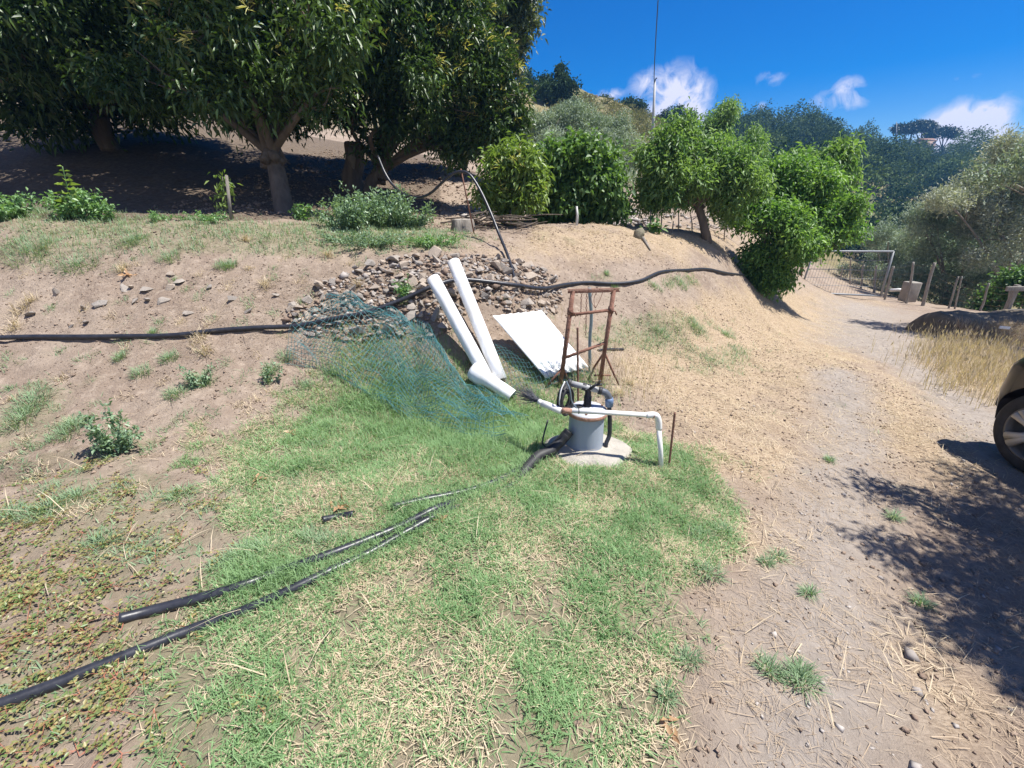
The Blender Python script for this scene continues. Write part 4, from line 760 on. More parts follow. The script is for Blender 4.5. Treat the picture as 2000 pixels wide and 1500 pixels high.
mb.build('branches', bpy.data.materials['dead_wood'], t)
t = thing('brush_pile', gp(945, 445), 'pile of brown prunings just past the tree stump', 'branches'); mb = MB(); c = gp(955, 447)
for _ in range(46):
    a = rng.normal() * .5; p = c + Vector((rng.normal() * .35 - .1, rng.normal() * .15, rng.uniform(.0, .2))); q = p + Vector((math.cos(a) * rng.uniform(.25, .6), math.sin(a) * .3, rng.uniform(-.08, .12))); mb.add(*tube(smoothpath([p, p.lerp(q, .5) + Vector(rng.normal(size=3) * .03), q], 3), np.linspace(.014, .005, 7), 5))
mb.build('branches', M_BARK, t)
# --- rubble stones
import bmesh
SM = []
for k in range(14):
    bm = bmesh.new(); asp = np.array([1, rng.uniform(.6, .9), rng.uniform(.38, .7)])
    for p in rdir(11) * asp * rng.uniform(.8, 1.05, (11, 1)): bm.verts.new(p)
    r_ = bmesh.ops.convex_hull(bm, input=bm.verts); bmesh.ops.delete(bm, geom=[g_ for g_ in r_['geom_interior'] if isinstance(g_, bmesh.types.BMVert)], context='VERTS')
    bmesh.ops.bevel(bm, geom=bm.edges[:], offset=.025, segments=1, affect='EDGES'); me = bpy.data.meshes.new('stone'); bm.to_mesh(me); bm.free(); me.materials.append(M_STONES[k % 3]); SM.append(me)
def stone(p, s, lab=None, grp='rubble stones on the bank', flat=None):
    o = bpy.data.objects.new('stone', SM[int(rng.integers(14))]); SC.collection.objects.link(o); o.location = p; o.scale = (s, s * rng.uniform(.8, 1.1), s * (flat or rng.uniform(.8, 1.2))); o.rotation_euler = (rng.normal() * .45, rng.normal() * .45, rng.uniform(0, 6.28))
    tag(o, lab or 'angular grey brown stone in the loose rubble on the bank behind the netting and pipes', 'stone', grp)
RP = RPOLY
pts = []; tries = 0
while len(pts) < 276 and tries < 30000:
    tries += 1; px, py = rng.uniform(540, 1105), rng.uniform(490, 675)
    if not inpoly(px, py, RP): continue
    c = gp(px, py); s = float(np.clip(np.exp(rng.normal(math.log(.062 if px > 680 else .05), .34)), .032, .12))
    if all((c - a).length > (s + b) * .66 for a, b in pts): pts.append((c, s)); stone(c + Vector((0, 0, s * .3)), s * 1.08)
for px, py, s in [(110,575,.055),(195,595,.06),(245,565,.055),(258,562,.04),(285,567,.055),(330,565,.055),(335,537,.04),(350,552,.055),(290,587,.045),(320,590,.05),(262,590,.045),(455,585,.055),(370,612,.05),(60,615,.05),(165,603,.045),(540,578,.04),(575,600,.05),(410,562,.03),(485,610,.035),(140,640,.03),(170,632,.035)]:
    stone(gp(px, py, .012), s * 1.45, 'flattish grey stone half buried in the bare bank above the long hose', 'half buried stones on the bare bank', .7)
for px, py, s in [(1190, 548, .03), (1110, 610, .05), (1120, 600, .04), (840, 398, .05), (860, 405, .06), (880, 400, .05)]: pass
# --- white pipes leaning on the bank
def bigpipe(a, b, r, lb):
    t = thing('white_pipe', b, lb, 'pipe', 'white plastic pipes leaning on the rubble'); V, Fs = pipe(np.array([tuple(Vector(a).lerp(Vector(b), f)) for f in np.linspace(0, 1, 6)]), r, r * .9, 28); MB().add(V, Fs).build('tube', M_WHT, t)
    ax = (Vector(b) - Vector(a)).normalized(); V, Fs = lathe(a, [(r * .985, .004), (r * .9, -.012), (r * .5, -.018), (.0005, -.02)], 28, tuple(ax)); MB().add(V, Fs).build('end_cap', M_WHT, t); return t
bigpipe(wp(846, 544, 4.28), gp(948, 745, .07), .064, 'nearer white pipe, lower end pushed into the white coupling')
bigpipe(wp(886, 512, 4.5), gp(978, 752, .05), .064, 'taller white pipe leaning further back on the rubble')
a = gp(930, 742, .08); b = gp(1001, 783, .045); ax = (b - a).normalized()
t = thing('pipe_coupling', a, 'bulging white pipe coupling lying at the foot of the white pipes', 'pipe fitting')
V, Fs = lathe(a - ax * .03, [(.03, -.015), (.082, -.01), (.098, .02), (.10, .10), (.092, .125), (.075, .15), (.066, .20), (.066, (b - a).length + .03)], 30, tuple(ax)); MB().add(V, Fs).build('socket', M_WHT, t)
V, Fs = lathe(a - ax * .03, [(.066, (b - a).length + .03), (.058, (b - a).length + .028), (.058, .05)], 30, tuple(ax)); MB().add(V, Fs).build('open_end', M_WHT, t)
# --- corrugated sheet
TL, TR, BL = wp(962, 617, 4.2), wp(1058, 606, 4.42), gp(1066, 748, .05)
pn = (TR - TL).cross(BL - TL).normalized(); dd = Vector(rayd(1150, 717)); tt = (TL - Vector((0, 0, EYE))).dot(pn) / dd.dot(pn); BR = Vector((0, 0, EYE)) + dd * tt; print('sheet', pn.dot(SUN), TL, TR, BL, BR, Hs(BR.x, BR.y), Hs(TL.x, TL.y), Hs(TR.x, TR.y))
nu, nv = 85, 12; u = np.linspace(0, 1, nu); v = np.linspace(0, 1, nv); Uu, Vv_ = np.meshgrid(u, v)
TLa, TRa, BRa, BLa = [np.array(tuple(q)) for q in (TL, TR, BR, BL)]
Pn = ((1 - Uu) * (1 - Vv_))[..., None] * TLa + (Uu * (1 - Vv_))[..., None] * TRa + (Uu * Vv_)[..., None] * BRa + ((1 - Uu) * Vv_)[..., None] * BLa
nn = unit(np.cross(TRa - TLa, BLa - TLa)); nn = nn if nn[2] > 0 else -nn
Pt = Pn + (np.sin(Uu * 2 * np.pi * 6.5)[..., None] * .009) * nn; Pb_ = Pt - nn * .004
V = np.concatenate([Pt.reshape(-1, 3), Pb_.reshape(-1, 3)]); i = np.arange(nu * nv).reshape(nv, nu); k = nu * nv
f = np.stack([i[:-1, :-1], i[1:, :-1], i[1:, 1:], i[:-1, 1:]], -1).reshape(-1, 4); bd = list(i[0, :]) + list(i[1:, -1]) + list(i[-1, -2::-1]) + list(i[-2:0:-1, 0]); bd = np.array(bd); b2 = np.roll(bd, -1)
o = MB().add(V, [f, f[:, ::-1] + k, np.stack([bd, b2, b2 + k, bd + k], -1)]).build('corrugated_sheet', M_SHEET); tag(o, 'dazzling white corrugated sheet leaning between the white pipes and the rusty frame', 'roof sheet')
# --- green wire netting, arched and half collapsed
t = None; A0, A1 = np.array(tuple(gp(622, 655))), np.array(tuple(gp(985, 832))); dl = A1 - A0; Ln = np.linalg.norm(dl[:2]); ax = dl / np.linalg.norm(dl); sd = np.array([-ax[1], ax[0], 0]); sd = sd / np.linalg.norm(sd)
def netpt(s, w):                                            # s along 0..1, w across 0..1
    s = np.asarray(s, float); w = np.asarray(w, float); wid = .36 * (1 + .25 * np.sin(s * 3.1)) * (1 - .25 * s); hgt = .21 * (1 - .45 * s) * (1 + .25 * np.sin(s * 7 + 1))
    th = w * np.pi * 1.12 - .1; off = -np.cos(th) * wid + .10 * np.sin(s * 5) ; z = np.sin(th) * hgt + .03 * np.sin(s * 23 + w * 9) + .025 * np.sin(w * 19 - s * 11) + .02 * np.sin(s * 47 + w * 31)
    x = A0[0] + dl[0] * s + sd[0] * off + .02 * np.sin(w * 17 + s * 5); y = A0[1] + dl[1] * s + sd[1] * off + .02 * np.sin(w * 11 + s * 9)
    return np.stack([x, y, H(x, y) + np.maximum(z, .0) + .015], -1)
mb = MB()
for w in np.linspace(0, 1, 30): mb.add(*tube(netpt(np.linspace(-.04 + .03 * rng.random(), 1.02 + .08 * rng.random(), 46), np.full(46, w)), .0021, 3, False), .5)
for s in np.linspace(-.03, 1.02, 56): mb.add(*tube(netpt(np.full(26, s), np.linspace(0, 1, 26)), .0019, 3, False), .5)
def netpt3(s, w):
    q = netpt(s * .62 + .3, w * .7 + .22); q[..., 2] += .03 + .05 * np.sin(np.asarray(s) * 9 + w * 5); q[..., 0] += .05 * np.sin(np.asarray(s) * 7 + 1); q[..., 1] += .06 * np.sin(np.asarray(w) * 6 + s * 3); return q
for w in np.linspace(0, 1, 18): mb.add(*tube(netpt3(np.linspace(0, 1.0, 40), np.full(40, w)), .0018, 3, False), .5)
for s in np.linspace(0, 1, 34): mb.add(*tube(netpt3(np.full(20, s), np.linspace(0, 1, 20)), .0017, 3, False), .5)
o = mb.build('wire_netting', M_NET); tag(o, 'crumpled length of blue green wire netting lying arched over grass and rubble', 'netting')
mb = MB()
def netpt2(s, w):
    x = -.25 + .8 * s + .25 * w; y = 4.15 + .32 * s - .5 * w * (1 - .3 * s); return np.stack([x, y, H(x, y) + .05 + .12 * np.sin(np.pi * w) * (1 - .4 * s) + .02 * np.sin(s * 14)], -1)
for w in np.linspace(0, 1, 12): mb.add(*tube(netpt2(np.linspace(0, 1, 26), np.full(26, w)), .0014, 3, False))
for s in np.linspace(0, 1, 24): mb.add(*tube(netpt2(np.full(16, s), np.linspace(0, 1, 16)), .0013, 3, False))
o = mb.build('wire_netting', M_NET); tag(o, 'small piece of dark wire netting spread on the rubble behind the white pipes', 'netting')
# --- rusty trestle frame
Lb, Rb = gp(1094, 756), gp(1171, 750); Yf = Lb.y; Yr = Rb.y
Lt, Rt = wp(1119, 568, Yf), wp(1199, 566, Yr); t = thing('rusty_trestle', (Lb + Rb) / 2, 'rusty steel trestle with two rails and splayed legs standing before the white sheet', 'trestle')
for a, b in ((Lb, Lt), (Rb, Rt)):
    mb = MB(); rod(mb, a, b, .021, 12); p = a.lerp(b, .80); mb.add(*tube([p - (b - a).normalized() * .03, p, p + (b - a).normalized() * .03], .028, 12)); mb.add(*tube([p + Vector((.0, -.03, 0)), p + Vector((.035, -.035, -.005)), p + Vector((.05, -.03, -.04))], .007, 6)); mb.build('upright', M_RUST, t)
mb = MB(); d = (Rt - Lt).normalized(); R3 = Matrix((d, Vector((0, 0, 1)).cross(d).normalized(), Vector((0, 0, 1)))).transposed(); mb.add(*boxm((Lt + Rt) / 2 + Vector((0, 0, .012)), ((Rt - Lt).length + .10, .028, .005), R3, .001)); mb.add(*boxm((Lt + Rt) / 2 + Vector((0, -.014, -.006)), ((Rt - Lt).length + .10, .005, .026), R3, .001)); mb.build('top_bar', M_RUST, t, False)
for fa, fb in ((.765, .80), (.32, .46)):
    mb = MB(); rod(mb, Lb.lerp(Lt, fa), Rb.lerp(Rt, fb), .0145, 10); mb.build('rail', M_RUST, t)
for base, top, q in ((Lb, Lt, [(1066, 757, -.12), (1109, 742, .06)]), (Rb, Rt, [(1160, 718, .25), (1208, 752, -.08)])):
    for px, py, dy in q: mb = MB(); e = gp(px, py); p = base.lerp(top, .36 if base is Rb else .22); rod(mb, e, p, .011, 8); mb.build('splayed_leg', M_RUST, t)
mb = MB(); rod(mb, Rb.lerp(Rt, .1) + Vector((-.07, 0, 0)), Rb.lerp(Rt, .1) + Vector((.10, 0, 0)), .009, 6); mb.build('foot_tie', M_RUST, t)
def chain(px, p0, p1, Y, lb):
    a = wp(px, p0, Y); b = wp(px - 2, p1, Y); n = int((a - b).length / .022); mb = MB(); th = np.linspace(0, 2 * np.pi, 9)
    for i in range(n):
        c = a.lerp(b, (i + .5) / n); q = np.stack([np.cos(th) * .007, 0 * th, np.sin(th) * .014], 1)
        if i % 2: q = q[:, [1, 0, 2]]
        mb.add(*tube(q + np.array(tuple(c)), .0024, 5, False))
    tag(mb.build('chain', M_RUST), lb, 'chain', 'chains hanging from the rusty trestle')
chain(1136, 570, 618, Yf + .1, 'short rusty chain hanging from the trestle top bar'); chain(1146, 570, 655, Yf + .12, 'long rusty chain hanging from the trestle top bar')
mb = MB()
for px in (1160, 1166, 1178): mb.add(*tube(smoothpath([wp(px, 568, Yf + .15), wp(px - 6, 585, Yf + .13), wp(1163, 602, Yf + .1)], 5), .0028, 5))
tag(mb.build('wire_loop', M_RUST), 'loop of rusty wire tied to the trestle top bar', 'wire')
s = gp(1153, 728); hose('upright_hose', [s - Vector((0, 0, .05)), wp(1152, 665, s.y), wp(1155, 620, s.y + .02), wp(1151, 562, s.y + .05)], .0165, 'faded blue grey hose standing upright behind the rusty trestle', m=mat('faded_hose', (.10, .14, .155), (.17, .21, .22), rough=.6, scale=20))
def rebar(a, b, r, lb):
    k = int((Vector(b) - Vector(a)).length / .008); P = [Vector(a).lerp(Vector(b), i / k) for i in range(k + 1)]; tag(MB().add(*tube(P, r * (1 + .14 * (np.arange(k + 1) % 2)), 8)).build('rebar', M_RUST), lb, 'rebar', 'rusty rebar rods stuck in the ground')
s = gp(1130, 800); rebar(s - Vector((0, 0, .05)), wp(1128, 640, s.y), .0085, 'tall rusty rebar rod standing behind the pump')
s = gp(1307, 912); rebar(s - Vector((0, 0, .05)), wp(1318, 806, s.y + .01), .0075, 'short rusty rebar rod beside the white elbow pipe')
# --- the pump
F0 = gp(1147, 893); C0 = Vector((F0.x + .0, F0.y + .125, F0.z)); zt = wp(1147, 819, F0.y).z; hz = zt - F0.z; print('casing', C0, hz)
n1 = C0 + Vector((.01, -.02, -.005)); V, Fs = lathe(n1, [(.325, -.08), (.315, .0), (.28, .028), (.20, .045), (.0005, .05)], 60)
aa = np.arctan2(V[:, 1] - n1.y, V[:, 0] - n1.x); rr = np.hypot(V[:, 0] - n1.x, V[:, 1] - n1.y); V[:, 0] += np.cos(aa) * rr * .06 * np.sin(aa * 3 + 1); V[:, 1] = n1.y + (V[:, 1] - n1.y) * .82 + np.sin(aa) * rr * .08 * np.sin(aa * 5); V[:, 2] += (vnoise(V[:, 0] * 12, V[:, 1] * 12) - .5) * .03
o = MB().add(V, Fs).build('concrete_base', M_CON); tag(o, 'rough round concrete collar in the grass under the pump casing', 'concrete base')
t = thing('pump_well', C0, 'grey cylindrical pump casing with lid and black pipework on the concrete base', 'pump')
V, Fs = lathe(C0, [(.127, .03), (.126, .1), (.121, hz - .03), (.121, hz)], 40); MB().add(V, Fs).build('casing', M_CAS, t)
ldm = mat('lid_metal', (.40, .42, .46), (.52, .53, .55), rough=.5, scale=8)
ld = MB(); V, Fs = lathe(C0, [(.121, hz - .004), (.137, hz), (.139, hz + .012), (.132, hz + .02), (.10, hz + .035), (.0005, hz + .045)], 40); ld.add(V, Fs); lo = ld.build('lid', ldm, t)
V, Fs = lathe(C0, [(.1405, hz - .012), (.1425, hz - .004), (.1425, hz + .008), (.139, hz + .013)], 40); MB().add(V, Fs).build('lid_band', M_RUSTL, lo)
for k in range(6): a_ = k * math.pi / 3 + .3; V, Fs = lathe(C0 + Vector((.112 * math.cos(a_), .112 * math.sin(a_), hz + .022)), [(.009, 0), (.009, .012), (.0005, .013)], 6); MB().add(V, Fs).build('bolt', M_RUST, lo, False)
zl = C0.z + hz; Yc0 = C0.y
riser = Vector((wp(1147, 790, Yc0).x, Yc0, zl)); tz = wp(1150, 757, Yc0).z
mb = MB(); V, Fs = lathe(riser, [(.030, .02), (.030, .05), (.022, .055), (.022, tz - zl)], 18); mb.add(V, Fs)
for k in range(6): V, Fs = lathe(riser + Vector((0, 0, .055 + k * .011)), [(.022, 0), (.0275, .003), (.0275, .006), (.022, .009)], 16); mb.add(V, Fs)
mb.build('riser_pipe', M_RUB, t)
Lp = wp(1112, 748, Yc0 + .02); Tp = wp(1148, 757, Yc0); Ep = wp(1180, 766, Yc0)
gp_ = mat('grey_fitting', (.42, .42, .41), (.25, .25, .25), rough=.55, scale=30)
mb = MB(); mb.add(*tube([Lp, Tp, wp(1172, 763, Yc0)], .021, 16)); mb.build('header_pipe', gp_, t)
for f in (.0, .48, .62, 1.): p = Lp.lerp(wp(1172, 763, Yc0), f); d = (Tp - Lp).normalized() * .012; MB().add(*tube([p - d, p, p + d], .0275, 16)).build('pipe_collar', M_RUB, t)
mb = MB(); p = wp(1163, 752, Yc0 - .02); mb.add(*tube([wp(1152, 760, Yc0 - .02), p, wp(1176, 751, Yc0 - .03)], [.012, .009, .009], 10)); mb.add(*tube([p + Vector((.02, -.01, .0)), p + Vector((.02, -.01, .03)), p + Vector((.035, -.01, .035))], .006, 8)); mb.build('valve_lever', M_RUB, t)
mb = MB(); mb.add(*tube(smoothpath([wp(1172, 763, Yc0), wp(1184, 768, Yc0), wp(1190, 779, Yc0)], 6), .024, 16)); mb.build('elbow', M_BLUE if False else mat('dark_elbow', (.06, .07, .09), (.11, .12, .14), rough=.45, scale=20), t)
mb = MB(); a = wp(1190, 777, Yc0); b = wp(1190, 793, Yc0); mb.add(*tube([a, a.lerp(b, .3), b], [.026, .030, .028], 16)); mb.build('coupling_nut', M_BLUE, t)
mb = MB(); mb.add(*tube(smoothpath([b, wp(1191, 825, Yc0 - .01), wp(1190, 850, Yc0 - .02), wp(1184, 866, Yc0 - .04), wp(1183, 880, Yc0 - .05)], 6), .0155, 12)); mb.build('down_hose', M_HOSE, t)
mb = MB(); V, Fs = lathe(riser + Vector((-.055, -.01, .03)), [(.0005, .02), (.022, .018), (.026, .0), (.026, -.02)], 14); mb.add(V, Fs); mb.build('pipe_stub', M_RUB, t)
# coil of cable standing on the lid
c = wp(1105, 780, Yc0 - .06); t2 = thing('cable_coil', c, 'coil of black cable standing upright at the side of the pump', 'cable coil'); mb = MB(); th = np.linspace(0, 2 * np.pi, 40)
for k in range(20):
    f_ = rng.uniform(.55, 1.0) if k > 9 else rng.uniform(.88, 1.02); rx, rz = .062 * f_, .098 * f_; q = np.stack([np.cos(th) * rx * .75 + .006 * rng.normal(), np.cos(th) * rx * .8 + rng.normal() * .016, np.sin(th) * rz], 1); mb.add(*tube(q + np.array(tuple(c)) + [.0, rng.normal() * .01, 0], .0068, 7, False))
mb.build('cable_turns', M_RUB, t2)
mb = MB(); mb.add(*tube(smoothpath([wp(1103, 745, Yc0 - .1), wp(1095, 765, Yc0 - .13), wp(1093, 788, Yc0 - .14), wp(1099, 800, Yc0 - .13)], 6), .0045, 7)); mb.build('white_cable', M_PVC, t2)
mb = MB(); mb.add(*tube(smoothpath([wp(1106, 744, Yc0 - .1), wp(1113, 762, Yc0 - .13), wp(1117, 785, Yc0 - .13), wp(1128, 799, Yc0 - .13)], 6), .0055, 7)); mb.build('loose_cable', mat('grey_cable', (.10, .13, .16), (.15, .18, .2), rough=.5), t2)
# white outlet pipe with elbow down into the grass
Yw = Yc0 - .165; E0 = wp(1283, 808, Yw); G0 = gp(1293, 914); t3 = thing('outlet_pipe', G0, 'white plastic pipe crossing the pump and bending down into the grass', 'pipe')
mb = MB(); mb.add(*tube([wp(1098, 801, Yw), wp(1190, 806, Yw), wp(1272, 811, Yw)], .0165, 18)); mb.build('horizontal_pipe', M_PVC, t3)
mb = MB(); mb.add(*tube(smoothpath([wp(1262, 811, Yw), wp(1280, 811, Yw), wp(1286, 822, Yw), wp(1287, 838, Yw)], 6), .0215, 18)); mb.build('elbow', M_PVC, t3)
mb = MB(); mb.add(*tube([wp(1286, 830, Yw), G0.lerp(wp(1286, 830, Yw), .4), G0 - Vector((0, 0, .04))], .0165, 18)); mb.build('down_pipe', M_PVC, t3)
mb = MB(); mb.add(*tube([wp(1059, 788, Yw + .1), wp(1078, 795, Yw + .06), wp(1097, 803, Yw)], [.024, .0245, .0225], 18)); mb.build('slanting_pipe', M_PVC, t3)
mb = MB(); mb.add(*tube([wp(1097, 802, Yw - .001), wp(1106, 802, Yw - .001), wp(1116, 803, Yw - .001)], .0195, 18)); mb.build('rusty_joint', M_RUSTL, t3)
mb = MB(); p = wp(1130, 803, Yw); mb.add(*tube([p - Vector((.003, 0, 0)), p, p + Vector((.003, 0, 0))], .0185, 16)); mb.build('pipe_clip', M_RUB, t3)
mb = MB(); p = wp(1276, 811, Yw); mb.add(*tube([p - Vector((.004, 0, 0)), p, p + Vector((.004, 0, 0))], .0222, 16)); mb.build('rust_ring', M_RUSTL, t3)
# frayed bundle out of the slanting pipe
a = wp(1060, 788, Yw + .1); t4 = thing('wire_brush', a, 'frayed bundle of thin dark bristles fanning out of the slanting white pipe', 'brush'); ax = (wp(1000, 755, Yw + .35) - a).normalized()
mb = MB(); mb.add(*tube([a - ax * .01, a + ax * .02, a + ax * .035], [.017, .018, .02], 14)); mb.build('collar', M_PVC, t4)
mb = MB()
for _ in range(150):
    e = a + ax * rng.uniform(.14, .26) + Vector(rng.normal(size=3) * .032); s = a + ax * .03 + Vector(rng.normal(size=3) * .005); mb.add(*tube([s, s.lerp(e, .5) + Vector(rng.normal(size=3) * .003), e], [.0016, .0013, .0008], 4))
mb.build('bristles', mat('dark_bristle', (.05, .055, .07), (.09, .09, .11), rough=.6), t4)
# --- power pole, cable, mast
b = hb(1274, 46); tpz = wp(1279, 158, 46); t = thing('power_pole', b, 'slim pale concrete power pole rising from the hillside trees', 'pole')
MB().add(*tube([b - Vector((0, 0, .5)), b.lerp(tpz, .5), tpz], [.16, .13, .09], 12)).build('shaft', mat('pole_concrete', (.50, .49, .48), (.40, .39, .38), rough=.8, scale=2), t)
mb = MB(); mb.add(*tube([tpz - Vector((.0, 0, .3)), tpz + Vector((.0, -.1, .1)), tpz + Vector((.1, -.2, .18))], .05, 8)); mb.build('cable_clamp', M_RUB, t)
P = []; e = Vector((5.4, 6.0, 13.5))
e = wp(1302, -260, 11)
for f in np.linspace(0, 1, 24): q = tpz.lerp(e, f); P.append(q + Vector((0, 0, -1.1 * 4 * f * (1 - f))))
tag(MB().add(*tube(P, np.linspace(.035, .011, 24), 6)).build('power_cable', M_RUB), 'dark overhead cable running up from the pole across the sky', 'cable')
b = hb(1750, 150); tp_ = wp(1751, 238, 150); mb = MB(); mb.add(*tube([b, b.lerp(tp_, .6), tp_], [.35, .22, .08], 6)); tag(mb.build('radio_mast', M_GALV), 'thin dark mast on the far ridge beside the umbrella pines', 'mast')
# --- gate
Yg = 13.6
def gz(px, py, dy=0): return wp(px, py, Yg + dy)
gb = gz(1640, 575); t = thing('field_gate', gb, 'open tubular metal gate with wire mesh across the track', 'gate')
BLg, BRg, TRg, TLg = gz(1562, 571), gz(1720, 578), gz(1745, 491), gz(1590, 491)
for a, b, nm, r in ((BLg, BRg, 'bottom_rail', .028), (TLg, TRg, 'top_rail', .030), (BRg, TRg, 'end_stile', .034), (BLg, TLg, 'end_stile', .026)):
    MB().add(*tube([a, Vector(a).lerp(b, .5), b], r, 10)).build(nm, M_GALV, t)
mb = MB()
for f in np.linspace(.04, .96, 26): mb.add(*tube([BLg.lerp(BRg, f), BLg.lerp(BRg, f).lerp(TLg.lerp(TRg, f), .5), TLg.lerp(TRg, f)], .0045, 3, False))
for f in (.2, .38, .58, .8): mb.add(*tube([BLg.lerp(TLg, f), BLg.lerp(TLg, f).lerp(BRg.lerp(TRg, f), .5), BRg.lerp(TRg, f)], .009 if f == .58 else .006, 4, False))
mb.build('wire_mesh', M_GALV, t)
gpx = gz(1558, 572, .1); t = thing('gate_post', gpx, 'dark metal gate post with a diagonal brace under the bright green tree', 'gate post')
MB().add(*tube([gpx - Vector((0, 0, .2)), gz(1564, 540, .1), gz(1571, 500, .1)], .035, 8)).build('post', M_RUST, t); MB().add(*tube([gz(1581, 571, .15), gz(1574, 560, .12), gz(1566, 546, .1)], .02, 8)).build('brace', M_RUST, t)
# --- fences
def fence(label, posts, wires, Y0, Y1, m):
    pb = [wp(a, b, Y) for (a, b, c, d, r, Y) in posts]; pt = [wp(c, d, Y) for (a, b, c, d, r, Y) in posts]
    t = thing('wire_fence', pb[0], label, 'fence')
    for p, q, po in zip(pb, pt, posts):
        r = po[4]; V, Fs = tube(smoothpath([p - Vector((0, 0, .25)), p, p.lerp(q, .4) + Vector((rng.normal() * r * .45, 0, 0)), p.lerp(q, .75) + Vector((rng.normal() * r * .45, 0, 0)), q], 3), r * .72 * np.linspace(1.1, .8, 13), 7); MB().add(V, Fs).build('post', m, t)
    mb = MB()
    for f in wires:
        L = [p.lerp(q, f) for p, q in zip(pb, pt)]
        for a, b in zip(L[:-1], L[1:]): mb.add(*tube([a, a.lerp(b, .5) - Vector((0, 0, .02)), b], .0014, 3, False))
    for (p, q), (p2, q2) in zip(zip(pb[:-1], pt[:-1]), zip(pb[1:], pt[1:])):
        k = int((p2 - p).length / .16)
        for i in range(1, k): a = p.lerp(p2, i / k); b = q.lerp(q2, i / k); mb.add(*tube([a.lerp(b, .05), a.lerp(b, .5), a.lerp(b, .92)], .0009, 3, False))
    mb.build('wires', M_RUST, t)
fence('wire fence on crooked grey posts running from the gate to the wooden rail', [(1730, 578, 1746, 520, .04, 13.9), (1771, 588, 1784, 512, .05, 13.6), (1803, 594, 1826, 513, .065, 13.2), (1852, 604, 1872, 540, .035, 12.9), (1864, 605, 1879, 540, .03, 12.8), (1912, 612, 1932, 553, .04, 12.5), (1966, 616, 1975, 560, .04, 12.3), (2030, 620, 2045, 560, .04, 12.2)], (.1, .3, .5, .72, .93), 0, 0, M_WOODG)
fence('distant wire fence on thin posts seen through the gate', [(1580, 527, 1582, 506, .05, 27), (1589, 528, 1592, 508, .04, 26), (1600, 532, 1604, 508, .05, 25), (1619, 543, 1620, 524, .05, 23.5), (1641, 552, 1645, 519, .05, 21.5), (1660, 563, 1662, 505, .045, 20), (1680, 568, 1688, 517, .05, 18), (1707, 573, 1712, 519, .055, 16.5), (1728, 577, 1744, 520, .045, 15)], (.2, .45, .7, .93), 0, 0, M_WOODG)
# block by fence
p = wp(1776, 588, 13.9); o = MB().add(*boxm(p + Vector((0, .1, .28)), (.34, .34, .62), None, .03)).build('stone_block', mat('block_stone', (.32, .29, .25), (.22, .20, .17), rough=.9, scale=6, bump=.4), None, False); tag(o, 'squared pale stone block at the foot of the crooked fence posts', 'block')
mb = MB(); mb.add(*tube([wp(1738, 567, 14.6), wp(1755, 566, 14.5), wp(1772, 567, 14.4)], .05, 8)); tag(mb.build('white_rail', M_PVC), 'short white rail lying between the gate and the stone block', 'rail')
# wooden rail frame
Yt = 11.4; t = thing('timber_rail', wp(1975, 612, Yt), 'weathered grey timber rail frame at the end of the fence', 'rail')
for a, b, nm, s in (((1972, 614), (1977, 558), 'post', .10), ((2040, 618), (2046, 560), 'post', .10)):
    A, B = wp(*a, Yt), wp(*b, Yt); mb = MB(); mb.add(*boxm((A + B) / 2, (s, s, (B - A).length), None, .008)); mb.build(nm, M_WOODG, t, False)
for py, pz in ((563, .03), (607, .03)):
    A, B = wp(1966, py, Yt - .08), wp(2060, py + 2, Yt - .08); mb = MB(); mb.add(*boxm((A + B) / 2, ((B - A).length, .05, .12), None, .006)); mb.build('rail', M_WOODG, t, False)
# --- earth mound at the verge
a = gp(1868, 664); V = []; nu, nv = 60, 20; x0 = a.x; xs = np.linspace(0, 5.5, nu); top = wp(1875, 619, a.y + .25).z
for i, x in enumerate(xs):
    for j in range(nv):
        v = j / (nv - 1); yy = a.y - .22 + v * 1.5; e = min(1, x / .16) ** .5; hh = e * (math.sin(min(v * 1.5, 1) * math.pi / 2) ** .55 if v < .67 else math.cos((v - .67) / .33 * math.pi / 2) ** .5); zz = Hs(x0 + x, yy); V.append((x0 + x, yy, zz - .04 + hh * (top - Hs(x0 + x, a.y + .25) + .05) + (fbm([x * 3], [v * 5], .4)[0] - .5) * .07 * hh))
i = np.arange(nu * nv).reshape(nu, nv); f = np.stack([i[:-1, :-1], i[1:, :-1], i[1:, 1:], i[:-1, 1:]], -1).reshape(-1, 4); FIXED.add('earth_mound')
o = mobj('earth_mound', np.array(V), f, mat('dark_earth', (.10, .08, .055), (.19, .15, .10), rough=.95, scale=9, bump=.6), None, True); o['kind'] = 'structure'
o = MB().add(*boxm(wp(1962, 640, a.y - .25), (.20, .02, .05), Matrix.Rotation(.1, 3, 'Y'), .004)).build('paper_scrap', M_PVC, None, False); tag(o, 'scrap of white plastic caught in the dry grass before the mound', 'litter')
MG = Stuff(); n = 5200; X = x0 + rng.random(n) ** .9 * 3.2; Y = a.y - .30 + rng.random(n) * .5; v = np.clip((Y - a.y + .22) / 1.5, 0, 1); Z = H(X, Y) + (np.sin(np.minimum(v * 1.5, 1) * math.pi / 2) ** .55) * (top - Hs(x0 + .5, a.y + .25)) * .8 * (X > x0 + .05)
V, Fs = blades(np.stack([X, Y, Z - .03], 1), rng.uniform(0, 6.28, n), rng.uniform(0, .7, n), rng.uniform(.1, .3, n), np.full(n, .006)); MG.add(V, Fs, np.repeat(rng.random(n), 5)); MG.build('mound_grass', M_DRYG, 'brownish dead grass growing up the shaded side of the earth mound')
